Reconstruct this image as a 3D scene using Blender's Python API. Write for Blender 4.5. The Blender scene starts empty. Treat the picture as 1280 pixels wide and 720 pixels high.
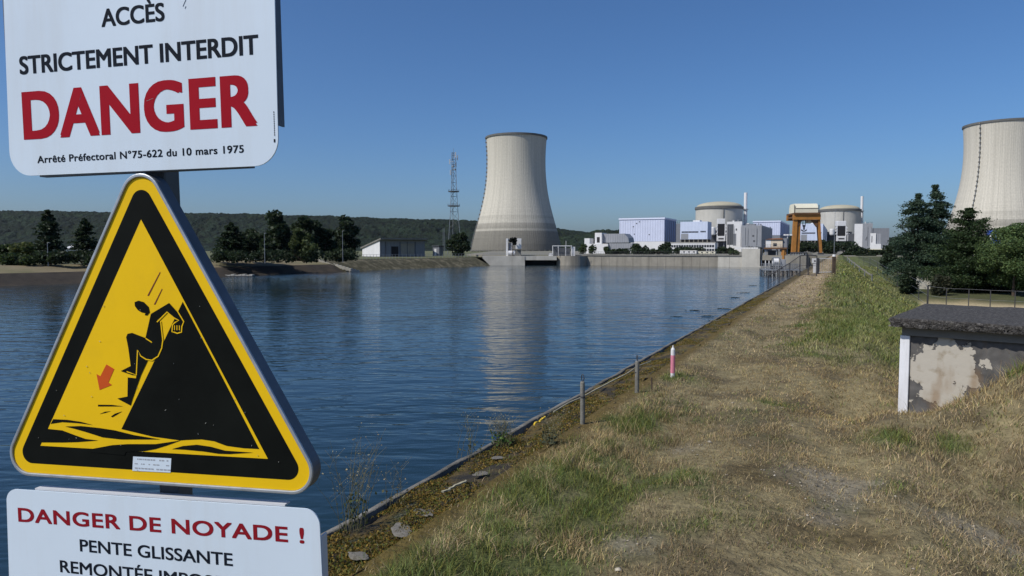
import bpy, bmesh, math, random
import numpy as np
from mathutils import Vector, Matrix
from mathutils.geometry import tessellate_polygon

C = bpy.context.scene.collection
R = math.radians
PI = math.pi

# ------------------------------------------------------------------ camera, sky, sun, exposure
scene = bpy.context.scene
EYE = 1.7
PITCH = math.atan(48 / 853.33)
cam_data = bpy.data.cameras.new('camera')
cam_data.lens = 24
cam_data.sensor_width = 36
cam_data.clip_start = 0.05
cam_data.clip_end = 20000
cam = bpy.data.objects.new('camera', cam_data)
C.objects.link(cam)
cam.location = (0, 0, EYE)
cam.rotation_euler = (PI / 2 - PITCH, 0, 0)
scene.camera = cam

SUN_EL = R(47)
SUN_AZ = (-0.88, -0.475)                       # horizontal direction towards the sun: left of and a little behind the viewer
_n = math.hypot(*SUN_AZ)
SUN = Vector((SUN_AZ[0] / _n * math.cos(SUN_EL), SUN_AZ[1] / _n * math.cos(SUN_EL), math.sin(SUN_EL)))
world = bpy.data.worlds.new('World')
scene.world = world
world.use_nodes = True
wn = world.node_tree
bg = wn.nodes['Background']
sky = wn.nodes.new('ShaderNodeTexSky')
sky.sky_type = 'NISHITA'
sky.sun_disc = False
sky.sun_elevation = SUN_EL
sky.sun_rotation = math.atan2(SUN.x, SUN.y)
sky.altitude = 0
sky.air_density = 0.9
sky.dust_density = 1.6
sky.ozone_density = 10.0
hs = wn.nodes.new('ShaderNodeHueSaturation')
hs.inputs['Saturation'].default_value = 1.06
wn.links.new(sky.outputs[0], hs.inputs['Color'])
wn.links.new(hs.outputs['Color'], bg.inputs[0])
bg.inputs[1].default_value = 0.112
sl = bpy.data.lights.new('sun', 'SUN')
sl.energy = 4.2
sl.angle = R(0.5)
sl.color = (1.0, 0.95, 0.87)
so = bpy.data.objects.new('sun', sl)
C.objects.link(so)
so.location = SUN * 100
so.rotation_euler = SUN.to_track_quat('Z', 'Y').to_euler()
scene.view_settings.view_transform = 'Standard'
scene.view_settings.look = 'None'
scene.view_settings.gamma = 1
scene.view_settings.use_curve_mapping = False
scene.view_settings.exposure = 0.0

# ------------------------------------------------------------------ helpers
rng = np.random.default_rng(7)
F = 853.333
CP, SP = math.cos(PITCH), math.sin(PITCH)


def zat(py, d):
    """height of a thing seen at picture row py and standing d metres ahead"""
    a = (360 - py) / F
    return EYE + d * (a * CP - SP) / (CP + a * SP)


def xat(px, d, z=0.0):
    depth = d * CP - (z - EYE) * SP
    return (px - 640) / F * depth


def tag(o, label=None, cat=None, group=None, kind=None):
    if label: o['label'] = label
    if cat: o['category'] = cat
    if group: o['group'] = group
    if kind: o['kind'] = kind
    return o


def thing(name, label, cat, loc=(0, 0, 0), rz=0.0, group=None):
    o = bpy.data.objects.new(name, None)
    o.empty_display_size = 0.3
    C.objects.link(o)
    o.location = loc
    o.rotation_euler = (0, 0, rz)
    return tag(o, label, cat, group)


class G:
    """collects faces and links them as one mesh object"""

    def __init__(s):
        s.v, s.f = [], []

    def box(s, x0, x1, y0, y1, z0, z1):
        n = len(s.v)
        s.v += [(x0, y0, z0), (x1, y0, z0), (x1, y1, z0), (x0, y1, z0), (x0, y0, z1), (x1, y0, z1), (x1, y1, z1), (x0, y1, z1)]
        s.f += [tuple(n + i for i in q) for q in ((3, 2, 1, 0), (4, 5, 6, 7), (0, 1, 5, 4), (1, 2, 6, 5), (2, 3, 7, 6), (3, 0, 4, 7))]
        return s

    def prism(s, poly, y0, y1):
        """poly in x,z; extruded along y"""
        n, k = len(s.v), len(poly)
        s.v += [(x, y0, z) for x, z in poly] + [(x, y1, z) for x, z in poly]
        s.f += [tuple(n + i for i in range(k)), tuple(n + k + i for i in reversed(range(k)))]
        s.f += [(n + i, n + k + i, n + k + (i + 1) % k, n + (i + 1) % k) for i in range(k)]
        return s

    def prism_x(s, poly, x0, x1):
        """poly in y,z; extruded along x"""
        n, k = len(s.v), len(poly)
        s.v += [(x0, y, z) for y, z in poly] + [(x1, y, z) for y, z in poly]
        s.f += [tuple(n + i for i in reversed(range(k))), tuple(n + k + i for i in range(k))]
        s.f += [(n + i, n + (i + 1) % k, n + k + (i + 1) % k, n + k + i) for i in range(k)]
        return s

    def slab(s, poly, z0, z1):
        n, k = len(s.v), len(poly)
        s.v += [(x, y, z0) for x, y in poly] + [(x, y, z1) for x, y in poly]
        s.f += [tuple(n + i for i in reversed(range(k))), tuple(n + k + i for i in range(k))]
        s.f += [(n + i, n + (i + 1) % k, n + k + (i + 1) % k, n + k + i) for i in range(k)]
        return s

    def tube(s, pts, rad, seg=6, cap=True):
        pts = [Vector(p) for p in pts]
        if not hasattr(rad, '__len__'): rad = [rad] * len(pts)
        n0 = len(s.v)
        for i, p in enumerate(pts):
            d = (pts[min(i + 1, len(pts) - 1)] - pts[max(i - 1, 0)])
            d.normalize()
            a = d.cross(Vector((0, 0, 1)) if abs(d.z) < 0.9 else Vector((1, 0, 0)))
            a.normalize()
            b = d.cross(a)
            for j in range(seg):
                t = 2 * PI * j / seg
                q = p + (a * math.cos(t) + b * math.sin(t)) * rad[i]
                s.v.append(tuple(q))
        for i in range(len(pts) - 1):
            for j in range(seg):
                a0 = n0 + i * seg + j
                a1 = n0 + i * seg + (j + 1) % seg
                s.f.append((a0, a1, a1 + seg, a0 + seg))
        if cap:
            s.f.append(tuple(n0 + j for j in reversed(range(seg))))
            s.f.append(tuple(n0 + (len(pts) - 1) * seg + j for j in range(seg)))
        return s

    def lathe(s, prof, seg=32, cx=0, cy=0, a0=0.0, a1=2 * PI, cap_top=False):
        full = abs(a1 - a0 - 2 * PI) < 1e-6
        n0, cols = len(s.v), seg if full else seg + 1
        for r, z in prof:
            for j in range(cols):
                t = a0 + (a1 - a0) * j / seg
                s.v.append((cx + r * math.cos(t), cy + r * math.sin(t), z))
        for i in range(len(prof) - 1):
            for j in range(seg):
                k = (j + 1) % cols
                p = n0 + i * cols
                s.f.append((p + j, p + k, p + cols + k, p + cols + j))
        if cap_top:
            p = n0 + (len(prof) - 1) * cols
            s.f.append(tuple(p + j for j in range(cols)))
        return s

    def flat(s, poly, y):
        n = len(s.v)
        s.v += [(x, y, z) for x, z in poly]
        s.f.append(tuple(n + i for i in range(len(poly))))
        return s

    def obj(s, name, mat, parent=None, smooth=False, bevel=0.0):
        me = bpy.data.meshes.new(name)
        me.from_pydata([tuple(p) for p in s.v], [], s.f)
        me.validate()
        bm = bmesh.new()
        bm.from_mesh(me)
        bmesh.ops.recalc_face_normals(bm, faces=bm.faces)
        bm.to_mesh(me)
        bm.free()
        if mat: me.materials.append(mat)
        if smooth: me.shade_smooth()
        o = bpy.data.objects.new(name, me)
        C.objects.link(o)
        if parent: o.parent = parent
        if bevel:
            m = o.modifiers.new('bevel', 'BEVEL')
            m.width = bevel
            m.segments = 2
            m.limit_method = 'ANGLE'
        return o


def np_mesh(name, verts, quads=None, tris=None, mat=None, parent=None, col=None, smooth=False, uv=None):
    me = bpy.data.meshes.new(name)
    nq = 0 if quads is None else len(quads)
    nt = 0 if tris is None else len(tris)
    me.vertices.add(len(verts))
    me.vertices.foreach_set('co', np.asarray(verts, np.float32).ravel())
    parts, starts, tot = [], [], 0
    if nq:
        parts.append(np.asarray(quads, np.int32).ravel())
        starts.append(np.arange(nq, dtype=np.int32) * 4)
        tot = nq * 4
    if nt:
        parts.append(np.asarray(tris, np.int32).ravel())
        starts.append(tot + np.arange(nt, dtype=np.int32) * 3)
    li = np.concatenate(parts)
    me.loops.add(len(li))
    me.loops.foreach_set('vertex_index', li)
    me.polygons.add(nq + nt)
    me.polygons.foreach_set('loop_start', np.concatenate(starts))
    me.update(calc_edges=True)
    me.validate()
    if col is not None:
        a = me.color_attributes.new('Col', 'FLOAT_COLOR', 'POINT')
        c4 = np.ones((len(verts), 4), np.float32)
        c4[:, :3] = col
        a.data.foreach_set('color', c4.ravel())
    if uv is not None:
        l = me.uv_layers.new(name='UVMap')
        l.data.foreach_set('uv', np.asarray(uv, np.float32)[li].ravel())
    if mat: me.materials.append(mat)
    if smooth: me.shade_smooth()
    o = bpy.data.objects.new(name, me)
    C.objects.link(o)
    if parent: o.parent = parent
    return o


def vnoise(x, y, seed=0):
    """2-D value noise in 0..1"""
    r = np.random.default_rng(seed)
    T = r.random((257, 257))
    x = np.asarray(x, float)
    y = np.asarray(y, float)
    xi, yi = np.floor(x).astype(int), np.floor(y).astype(int)
    fx, fy = x - xi, y - yi
    fx = fx * fx * (3 - 2 * fx)
    fy = fy * fy * (3 - 2 * fy)
    a, b = xi % 256, yi % 256
    a1, b1 = (xi + 1) % 256, (yi + 1) % 256
    return (T[a, b] * (1 - fx) + T[a1, b] * fx) * (1 - fy) + (T[a, b1] * (1 - fx) + T[a1, b1] * fx) * fy


def fbm(x, y, seed=0, oct=4):
    s, amp, tot = 0, 1.0, 0
    for i in range(oct):
        s = s + amp * vnoise(np.asarray(x) * 2 ** i + 17.3 * i, np.asarray(y) * 2 ** i + 9.1 * i, seed + i)
        tot += amp
        amp *= 0.5
    return s / tot


def sstep(a, b, x):
    t = np.clip((np.asarray(x, float) - a) / (b - a), 0, 1)
    return t * t * (3 - 2 * t)


# ------------------------------------------------------------------ materials
def nodes_of(m):
    m.use_nodes = True
    nt = m.node_tree
    return nt, nt.nodes, nt.links, nt.nodes['Principled BSDF']


def mat(name, col, rough=0.8, metal=0.0, var=0.18, scale=1.0, bump=0.0, bscale=None, dirt=None, dirt_scale=0.4, dirt_amt=0.5, spec=0.4, streak=False):
    m = bpy.data.materials.new(name)
    nt, N, L, P = nodes_of(m)
    P.inputs['Roughness'].default_value = rough
    P.inputs['Metallic'].default_value = metal
    P.inputs['Specular IOR Level'].default_value = spec
    tc = N.new('ShaderNodeTexCoord')
    no = N.new('ShaderNodeTexNoise')
    no.inputs['Scale'].default_value = scale
    no.inputs['Detail'].default_value = 6
    no.inputs['Roughness'].default_value = 0.65
    L.new(tc.outputs['Object'], no.inputs['Vector'])
    rp = N.new('ShaderNodeValToRGB')
    rp.color_ramp.elements[0].position = 0.3
    rp.color_ramp.elements[1].position = 0.7
    rp.color_ramp.elements[0].color = tuple(max(0, c * (1 - var)) for c in col) + (1,)
    rp.color_ramp.elements[1].color = tuple(min(1, c * (1 + var)) for c in col) + (1,)
    L.new(no.outputs['Fac'], rp.inputs['Fac'])
    out = rp.outputs['Color']
    if dirt:
        mp = N.new('ShaderNodeMapping')
        L.new(tc.outputs['Object'], mp.inputs['Vector'])
        if streak: mp.inputs['Scale'].default_value = (1, 1, 0.12)
        n2 = N.new('ShaderNodeTexNoise')
        n2.inputs['Scale'].default_value = dirt_scale
        n2.inputs['Detail'].default_value = 7
        n2.inputs['Roughness'].default_value = 0.7
        L.new(mp.outputs['Vector'], n2.inputs['Vector'])
        r2 = N.new('ShaderNodeValToRGB')
        r2.color_ramp.elements[0].position = 0.48
        r2.color_ramp.elements[1].position = 0.68
        r2.color_ramp.elements[0].color = (0, 0, 0, 1)
        r2.color_ramp.elements[1].color = (dirt_amt,) * 3 + (1,)
        L.new(n2.outputs['Fac'], r2.inputs['Fac'])
        mx = N.new('ShaderNodeMixRGB')
        mx.inputs['Color2'].default_value = tuple(dirt) + (1,)
        L.new(r2.outputs['Color'], mx.inputs['Fac'])
        L.new(out, mx.inputs['Color1'])
        out = mx.outputs['Color']
    L.new(out, P.inputs['Base Color'])
    if bump:
        n3 = N.new('ShaderNodeTexNoise')
        n3.inputs['Scale'].default_value = bscale or scale * 6
        n3.inputs['Detail'].default_value = 6
        L.new(tc.outputs['Object'], n3.inputs['Vector'])
        b = N.new('ShaderNodeBump')
        b.inputs['Strength'].default_value = 1.0
        b.inputs['Distance'].default_value = bump
        L.new(n3.outputs['Fac'], b.inputs['Height'])
        L.new(b.outputs['Normal'], P.inputs['Normal'])
    return m


def attr_mat(name, rough=0.9, noise_scale=8.0, amt=0.35, bump=0.0, bscale=30.0, trans=0.0, spec=0.2):
    """colour from the mesh's own 'Col' attribute, broken up by noise"""
    m = bpy.data.materials.new(name)
    nt, N, L, P = nodes_of(m)
    P.inputs['Roughness'].default_value = rough
    P.inputs['Specular IOR Level'].default_value = spec
    at = N.new('ShaderNodeAttribute')
    at.attribute_name = 'Col'
    tc = N.new('ShaderNodeTexCoord')
    no = N.new('ShaderNodeTexNoise')
    no.inputs['Scale'].default_value = noise_scale
    no.inputs['Detail'].default_value = 8
    no.inputs['Roughness'].default_value = 0.7
    L.new(tc.outputs['Object'], no.inputs['Vector'])
    mr = N.new('ShaderNodeMapRange')
    mr.inputs['From Min'].default_value = 0.3
    mr.inputs['From Max'].default_value = 0.7
    mr.inputs['To Min'].default_value = 1 - amt
    mr.inputs['To Max'].default_value = 1 + amt
    L.new(no.outputs['Fac'], mr.inputs['Value'])
    vm = N.new('ShaderNodeVectorMath')
    vm.operation = 'SCALE'
    L.new(at.outputs['Color'], vm.inputs[0])
    L.new(mr.outputs['Result'], vm.inputs['Scale'])
    L.new(vm.outputs['Vector'], P.inputs['Base Color'])
    if bump:
        n3 = N.new('ShaderNodeTexNoise')
        n3.inputs['Scale'].default_value = bscale
        n3.inputs['Detail'].default_value = 8
        L.new(tc.outputs['Object'], n3.inputs['Vector'])
        b = N.new('ShaderNodeBump')
        b.inputs['Strength'].default_value = 1
        b.inputs['Distance'].default_value = bump
        L.new(n3.outputs['Fac'], b.inputs['Height'])
        L.new(b.outputs['Normal'], P.inputs['Normal'])
    if trans:
        tr = N.new('ShaderNodeBsdfTranslucent')
        L.new(vm.outputs['Vector'], tr.inputs['Color'])
        ms = N.new('ShaderNodeMixShader')
        ms.inputs['Fac'].default_value = trans
        L.new(P.outputs[0], ms.inputs[1])
        L.new(tr.outputs[0], ms.inputs[2])
        L.new(ms.outputs[0], N['Material Output'].inputs['Surface'])
    return m


def corrugated(name, col, pitch=1.2, depth=0.06, rough=0.55, var=0.06, metal=0.0):
    """ribbed metal cladding: vertical ribs along the local x and y of the building"""
    m = mat(name, col, rough, metal, var, 0.15)
    nt, N, L, P = nodes_of(m)
    tc = N.new('ShaderNodeTexCoord')
    sp = N.new('ShaderNodeSeparateXYZ')
    L.new(tc.outputs['Object'], sp.inputs[0])
    ad = N.new('ShaderNodeMath')
    ad.operation = 'ADD'
    L.new(sp.outputs['X'], ad.inputs[0])
    L.new(sp.outputs['Y'], ad.inputs[1])
    mu = N.new('ShaderNodeMath')
    mu.operation = 'MULTIPLY'
    mu.inputs[1].default_value = 2 * PI / pitch
    L.new(ad.outputs[0], mu.inputs[0])
    si = N.new('ShaderNodeMath')
    si.operation = 'SINE'
    L.new(mu.outputs[0], si.inputs[0])
    b = N.new('ShaderNodeBump')
    b.inputs['Distance'].default_value = depth
    b.inputs['Strength'].default_value = 0.6
    L.new(si.outputs[0], b.inputs['Height'])
    L.new(b.outputs['Normal'], P.inputs['Normal'])
    return m


M = {}
M['concrete'] = mat('concrete', (0.26, 0.24, 0.20), 0.9, var=0.15, scale=0.4, dirt=(0.12, 0.11, 0.09), dirt_scale=0.25, dirt_amt=0.6, streak=True)
M['concrete_light'] = mat('concrete light', (0.44, 0.42, 0.37), 0.9, var=0.12, scale=0.4, dirt=(0.25, 0.23, 0.19), dirt_scale=0.3, dirt_amt=0.5, streak=True)
M['concrete_dark'] = mat('concrete dark', (0.16, 0.155, 0.14), 0.9, var=0.2, scale=0.5, dirt=(0.07, 0.065, 0.05), dirt_scale=0.4, dirt_amt=0.6)
M['white'] = mat('white paint', (0.62, 0.62, 0.62), 0.6, var=0.05, scale=0.3, dirt=(0.45, 0.44, 0.42), dirt_scale=0.2, dirt_amt=0.4, streak=True)
M['grey_wall'] = corrugated('grey cladding', (0.24, 0.25, 0.27))
M['grey_mid'] = corrugated('mid grey cladding', (0.17, 0.18, 0.20))
M['grey_dark'] = mat('dark grey wall', (0.07, 0.075, 0.085), 0.7, var=0.2, scale=0.2)
M['lilac'] = corrugated('pale blue cladding', (0.50, 0.54, 0.68), pitch=2.4, depth=0.12)
M['lilac_trim'] = mat('pale roof trim', (0.62, 0.66, 0.80), 0.6, var=0.05)
M['blue_shade'] = corrugated('shaded blue cladding', (0.17, 0.23, 0.40), pitch=3.2, depth=0.25)  # darker copy of the hall cladding, side shade put into its colour
M['pale_office'] = corrugated('pale office panels', (0.50, 0.56, 0.70), pitch=3.0, depth=0.05)
M['dark_glass'] = mat('dark glass', (0.02, 0.025, 0.035), 0.15, var=0.3, scale=0.5, spec=0.6)
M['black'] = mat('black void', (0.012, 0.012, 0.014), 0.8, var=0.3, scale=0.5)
M['steel'] = mat('galvanised steel', (0.30, 0.31, 0.32), 0.5, 0.6, var=0.2, scale=2.0)
M['steel_dark'] = mat('dark steel', (0.055, 0.055, 0.06), 0.55, 0.3, var=0.3, scale=2.0)
M['orange'] = mat('crane orange paint', (0.36, 0.155, 0.03), 0.6, var=0.2, scale=0.4, dirt=(0.16, 0.08, 0.03), dirt_scale=0.5, dirt_amt=0.6)
M['orange_dark'] = mat('brown and shaded orange steel', (0.12, 0.06, 0.025), 0.7, var=0.3, scale=0.5)  # also the crane orange darkened, with shade on inner parts put into colour
M['cream'] = mat('cream paint', (0.66, 0.63, 0.50), 0.6, var=0.06, scale=0.3)
M['yellow'] = mat('yellow paint', (0.62, 0.36, 0.04), 0.6, var=0.12, scale=0.3)
M['beige'] = mat('beige render', (0.55, 0.47, 0.36), 0.85, var=0.1, scale=0.5)
M['rust_roof'] = mat('rust red roof', (0.22, 0.09, 0.04), 0.8, var=0.3, scale=0.6)
M['red'] = mat('faded red paint', (0.50, 0.05, 0.07), 0.55, var=0.15, scale=6)
M['bark'] = mat('bark', (0.07, 0.05, 0.035), 0.95, var=0.4, scale=3)
M['weathered_wood'] = mat('weathered post', (0.17, 0.165, 0.145), 0.85, var=0.3, scale=9, bump=0.004, bscale=60, dirt=(0.07, 0.06, 0.045), dirt_scale=7, dirt_amt=0.7, streak=True)
M['dome'] = mat('reactor dome concrete', (0.36, 0.335, 0.25), 0.9, var=0.1, scale=0.1)
M['reactor'] = mat('reactor wall concrete', (0.44, 0.43, 0.39), 0.9, var=0.08, scale=0.1, dirt=(0.30, 0.29, 0.27), dirt_scale=0.1, dirt_amt=0.5, streak=True)
M['ring_dark'] = mat('dark ring beam', (0.11, 0.11, 0.105), 0.9, var=0.15, scale=0.2)
M['blue'] = mat('blue tank paint', (0.04, 0.09, 0.36), 0.5, var=0.15, scale=0.4)
M['rope'] = mat('pale strap', (0.30, 0.28, 0.20), 0.9, var=0.25, scale=12)
M['yellow_strap'] = mat('yellow strap', (0.62, 0.42, 0.03), 0.7, var=0.15, scale=9)
M['leaf'] = attr_mat('leaf', 0.6, 0.8, 0.25, trans=0.42, spec=0.3)
M['grass'] = attr_mat('grass blade', 0.75, 3.0, 0.2, trans=0.3, spec=0.2)
M['terrain'] = attr_mat('dry turf and soil', 0.95, 9.0, 0.45, bump=0.03, bscale=22)
M['hill'] = attr_mat('wooded hill', 0.95, 0.06, 0.75, bump=14.0, bscale=0.085)
M['pebble'] = attr_mat('pebble', 0.85, 20, 0.3)

# ------------------------------------------------------------------ the lie of the land
HEAD = math.atan(410 / F)                       # the dike runs ahead and to the right
U2 = (math.sin(HEAD), math.cos(HEAD))           # along the dike
V2 = (math.cos(HEAD), -math.sin(HEAD))          # across it, to the right
WATER = -3.9
PLANT = -0.3


def st2w(s, t):
    return s * V2[0] + t * U2[0], s * V2[1] + t * U2[1]


def w2st(x, y):
    return x * V2[0] + y * V2[1], x * U2[0] + y * U2[1]


def terrain_h(s, t):
    s = np.asarray(s, float)
    t = np.asarray(t, float)
    x, y = st2w(s, t)
    zr = np.interp(t, [0, 20, 45, 60, 80, 110, 240], [-2.4, -2.4, -2.3, -2.0, -1.6, -1.0, -0.5])
    sl = -np.maximum(s - 0.45, 0) / np.interp(t, [0, 22, 38, 95, 240], [2.4, 2.4, 1.95, 1.6, 1.55])
    k = 0.25
    e = np.clip((sl - zr) / k, -40, 40)
    h = zr + k * np.log1p(np.exp(e))
    h = h - k * math.log(2) * np.exp(-np.abs(e)) * 0.5
    h = h + 0.05 * (fbm(s / 1.1, t / 1.6, 3) - 0.5) * sstep(-2.2, -1.6, s) + 0.35 * (fbm(s / 6, t / 7, 8) - 0.5) * sstep(0.5, 3, s)
    h = h - 0.27 * np.exp(-((x - 4.25) / 0.95) ** 2 - ((y - 7.55) / 0.8) ** 2)
    # heaped earth against the bunker
    r2 = ((x - 6.9) / 2.15) ** 2 + ((y - 5.9) / 1.75) ** 2
    m = 3.1 * np.exp(-r2 ** 1.3)
    m = 1.7 * np.tanh(m / 1.7) * np.where(m > 0, 1, 1)
    h = h + m * (1 + 0.25 * (fbm(x / 0.7, y / 0.7, 21) - 0.5))
    h = h - 0.06 * np.exp(-((s + 1.35) / 0.28) ** 2) - 0.05 * np.exp(-((s - 0.05) / 0.25) ** 2)   # wheel ruts
    return h


def fields(s, t):
    """how green, how bare, how mossy, and what sort of sward grows here"""
    x, y = st2w(s, t)
    n1 = fbm(s / 0.9, t / 1.5, 31)
    n2 = fbm(s / 0.35, t / 0.5, 37)
    n3 = fbm(s / 2.5, t / 5.0, 41)
    left = sstep(-1.05, -1.7, s + 0.5 * (n1 - .5)) * sstep(9.5, 6.0, t)
    right = sstep(-1.05, 0.0, s + 1.3 * (n1 - .5)) * sstep(9.5, 14.0, t)
    mound = np.exp(-(((x - 6.5) / 2.0) ** 2 + ((y - 6.2) / 1.9) ** 2))
    green = np.clip(0.95 * left * (0.45 + 0.9 * n1) + right * np.clip(0.30 + 0.95 * n3 + .5 * (n1 - .5), 0, 1) + 1.9 * (n2 - 0.56) + 1.6 * (n3 - 0.55) + 1.2 * (n1 - .6), 0, 1) * (1 - 0.85 * np.clip(mound * 1.4, 0, 1))
    spots = np.zeros_like(n1)
    for cx, cy, rr_ in ((3.75, 5.75, .16), (3.35, 5.95, .22), (1.30, 5.05, .22), (2.95, 7.7, .18), (4.9, 6.55, .12), (-.05, 6.4, .3), (2.2, 9.0, .3), (1.5, 8.2, .22), (3.9, 4.9, .15)):
        spots = np.maximum(spots, np.exp(-((x - cx) / rr_) ** 2 - ((y - cy) / rr_ / 1.1) ** 2))
    green = np.clip(green + 1.1 * spots, 0, 1)
    bare = np.zeros_like(n1)
    for cx, cy, rx, ry, a in ((2.35, 5.0, .45, .5, 1), (3.0, 4.35, .6, .35, 1), (1.6, 5.9, .45, .35, .8), (2.0, 4.3, .3, .3, .8), (3.7, 4.6, .6, .3, .9), (0.75, 3.9, .35, .3, .6), (1.2, 7.4, .5, .5, .5)):
        bare = np.maximum(bare, a * np.exp(-((x - cx) / rx) ** 2 - ((y - cy) / ry) ** 2))
    bare = 0.75 * sstep(0.40, 0.95, bare + 1.3 * (n2 - 0.5))
    moss = np.zeros_like(n1)
    for cx, cy, rx, ry in ((2.0, 4.0, .5, .35), (2.6, 3.7, .5, .3), (1.9, 5.1, .3, .4)):
        moss = np.maximum(moss, np.exp(-((x - cx) / rx) ** 2 - ((y - cy) / ry) ** 2))
    moss = .8 * sstep(0.35, 0.8, moss + 1.3 * (n2 - 0.5)) * (1 - 0.5 * bare)
    return green, bare, moss, mound, left, right, n1, n2, n3


def ground_colour(s, t):
    green, bare, moss, mound, left, right, n1, n2, n3 = fields(s, t)
    dry = np.array((0.19, 0.158, 0.085))
    soil = np.array((0.085, 0.068, 0.04))
    grn = np.array((0.075, 0.095, 0.03))
    grv = np.array((0.20, 0.175, 0.13))
    mos = np.array((0.078, 0.058, 0.026))
    streak = fbm(s / 0.16, t / 3.5, 201, 3)
    c = dry + (soil - dry) * (sstep(0.35, 0.65, n2)[..., None] * 0.8)
    c = c + (grn - c) * (green[..., None] * 0.8)
    c = c + (grv - c) * bare[..., None]
    c = c + (mos - c) * moss[..., None]
    km = sstep(-2.02, -2.2, s + .15 * (n1 - .5))
    c = c + (np.array((0.10, 0.068, 0.018)) * (.5 + 1.0 * n2[..., None]) - c) * km[..., None] * .85
    far = sstep(12, 40, t) * sstep(-2.4, -2.0, s) * sstep(-.4, -1.0, s)
    c = c + (np.array((0.34, 0.262, 0.17)) * (0.45 + 0.45 * n1[..., None] + .75 * streak[..., None]) - c) * far[..., None] * 0.75
    gsl = sstep(-0.9, 0.2, s) * sstep(12, 25, t) * sstep(8, 4, s)
    c = c + (np.array((0.085, 0.11, 0.03)) * (0.6 + 0.9 * n1[..., None]) - c) * gsl[..., None] * 0.65
    sand = sstep(4.9, 5.4, s) * sstep(60, 54, t) * sstep(20, 14, s) * sstep(35, 38, t)
    c = c + (np.array((0.50, 0.40, 0.24)) - c) * sand[..., None] * 0.9
    wild = sstep(8, 14, s) * (1 - sand) + sstep(56, 62, t) * sstep(4, 5, s)
    c = c + (np.array((0.05, 0.06, 0.025)) * (0.7 + 0.6 * n3[..., None]) - c) * np.clip(wild, 0, 1)[..., None] * 0.8
    return np.clip(c, 0.005, 1)


# ground sheet to the horizon
g = G()
g.slab([(-4000, -500), (4000, -500), (4000, 4200), (-4000, 4200)], -9.0, -8.0)
ground = g.obj('ground', mat('far ground', (0.06, 0.07, 0.035), 0.95, var=0.3, scale=0.01))
tag(ground, kind='structure')

# dike crest, landward slope and low ground as one height field
sg = np.concatenate([np.arange(-2.28, 5.0, 0.07), 5.0 + 0.1 * (1.16 ** np.arange(0, 56) - 1) / 0.16])
tg = np.concatenate([np.arange(-14, 2.4, 0.8), np.arange(2.4, 14, 0.07), np.arange(14, 42, 0.3), np.arange(42, 236, 1.6), [236]])
SS, TT = np.meshgrid(sg, tg, indexing='ij')
HH = terrain_h(SS, TT)
XX, YY = st2w(SS, TT)
ns, ntt = SS.shape
idx = np.arange(ns * ntt).reshape(ns, ntt)
q = np.stack([idx[:-1, :-1], idx[1:, :-1], idx[1:, 1:], idx[:-1, 1:]], -1).reshape(-1, 4)
ter = np_mesh('dike_ground', np.stack([XX, YY, HH], -1).reshape(-1, 3), quads=q, mat=M['terrain'], col=ground_colour(SS, TT).reshape(-1, 3), smooth=True)
tag(ter, kind='structure')

# mossy kerb strip and stone slope down to the water
kerb_mat = bpy.data.materials.new('mossy kerb')
nt, N, L, P = nodes_of(kerb_mat)
P.inputs['Roughness'].default_value = 0.95
tc = N.new('ShaderNodeTexCoord')
n1 = N.new('ShaderNodeTexNoise'); n1.inputs['Scale'].default_value = 2.2; n1.inputs['Detail'].default_value = 9; n1.inputs['Roughness'].default_value = 0.7
n2 = N.new('ShaderNodeTexNoise'); n2.inputs['Scale'].default_value = 11; n2.inputs['Detail'].default_value = 8; n2.inputs['Roughness'].default_value = 0.75
L.new(tc.outputs['Object'], n1.inputs['Vector']); L.new(tc.outputs['Object'], n2.inputs['Vector'])
r1 = N.new('ShaderNodeValToRGB')
for p_, c_ in ((0.38, (0.022, 0.018, 0.013)), (0.47, (0.055, 0.040, 0.014)), (0.54, (0.13, 0.085, 0.016)), (0.61, (0.055, 0.058, 0.018)), (0.70, (0.15, 0.14, 0.115))):
    e = r1.color_ramp.elements.new(p_); e.color = c_ + (1,)
r1.color_ramp.elements.remove(r1.color_ramp.elements[0]); r1.color_ramp.elements.remove(r1.color_ramp.elements[-1])
L.new(n1.outputs['Fac'], r1.inputs['Fac'])
r2 = N.new('ShaderNodeMapRange'); r2.inputs['From Min'].default_value = 0.3; r2.inputs['From Max'].default_value = 0.7; r2.inputs['To Min'].default_value = 0.35; r2.inputs['To Max'].default_value = 1.5
L.new(n2.outputs['Fac'], r2.inputs['Value'])
vm = N.new('ShaderNodeVectorMath'); vm.operation = 'SCALE'
L.new(r1.outputs['Color'], vm.inputs[0]); L.new(r2.outputs['Result'], vm.inputs['Scale'])
L.new(vm.outputs['Vector'], P.inputs['Base Color'])
bp = N.new('ShaderNodeBump'); bp.inputs['Distance'].default_value = 0.05
L.new(n2.outputs['Fac'], bp.inputs['Height']); L.new(bp.outputs['Normal'], P.inputs['Normal'])

sk = np.array([-2.92, -2.86, -2.82, -2.76, -2.68, -2.6, -2.52, -2.44, -2.36, -2.3, -2.24])
zk = np.array([-0.30, -0.15, -0.085, -0.07, -0.06, -0.05, -0.035, -0.025, -0.015, 0.0, 0.012])
tk = np.concatenate([np.arange(-14, 2.4, 0.5), np.arange(2.4, 20, 0.1), np.arange(20, 60, 0.5), np.arange(60, 214, 2.0)])
A, B = np.meshgrid(sk, tk, indexing='ij')
Z = np.repeat(zk[:, None], len(tk), 1) + 0.09 * (fbm(A / 0.22, B / 0.3, 51) - 0.5) - 0.02
A = A + 0.16 * (fbm(A * 0 + 3, B / 0.8, 57) - 0.5)
x, y = st2w(A, B)
idx = np.arange(A.size).reshape(A.shape)
q = np.stack([idx[:-1, :-1], idx[1:, :-1], idx[1:, 1:], idx[:-1, 1:]], -1).reshape(-1, 4)
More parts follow.
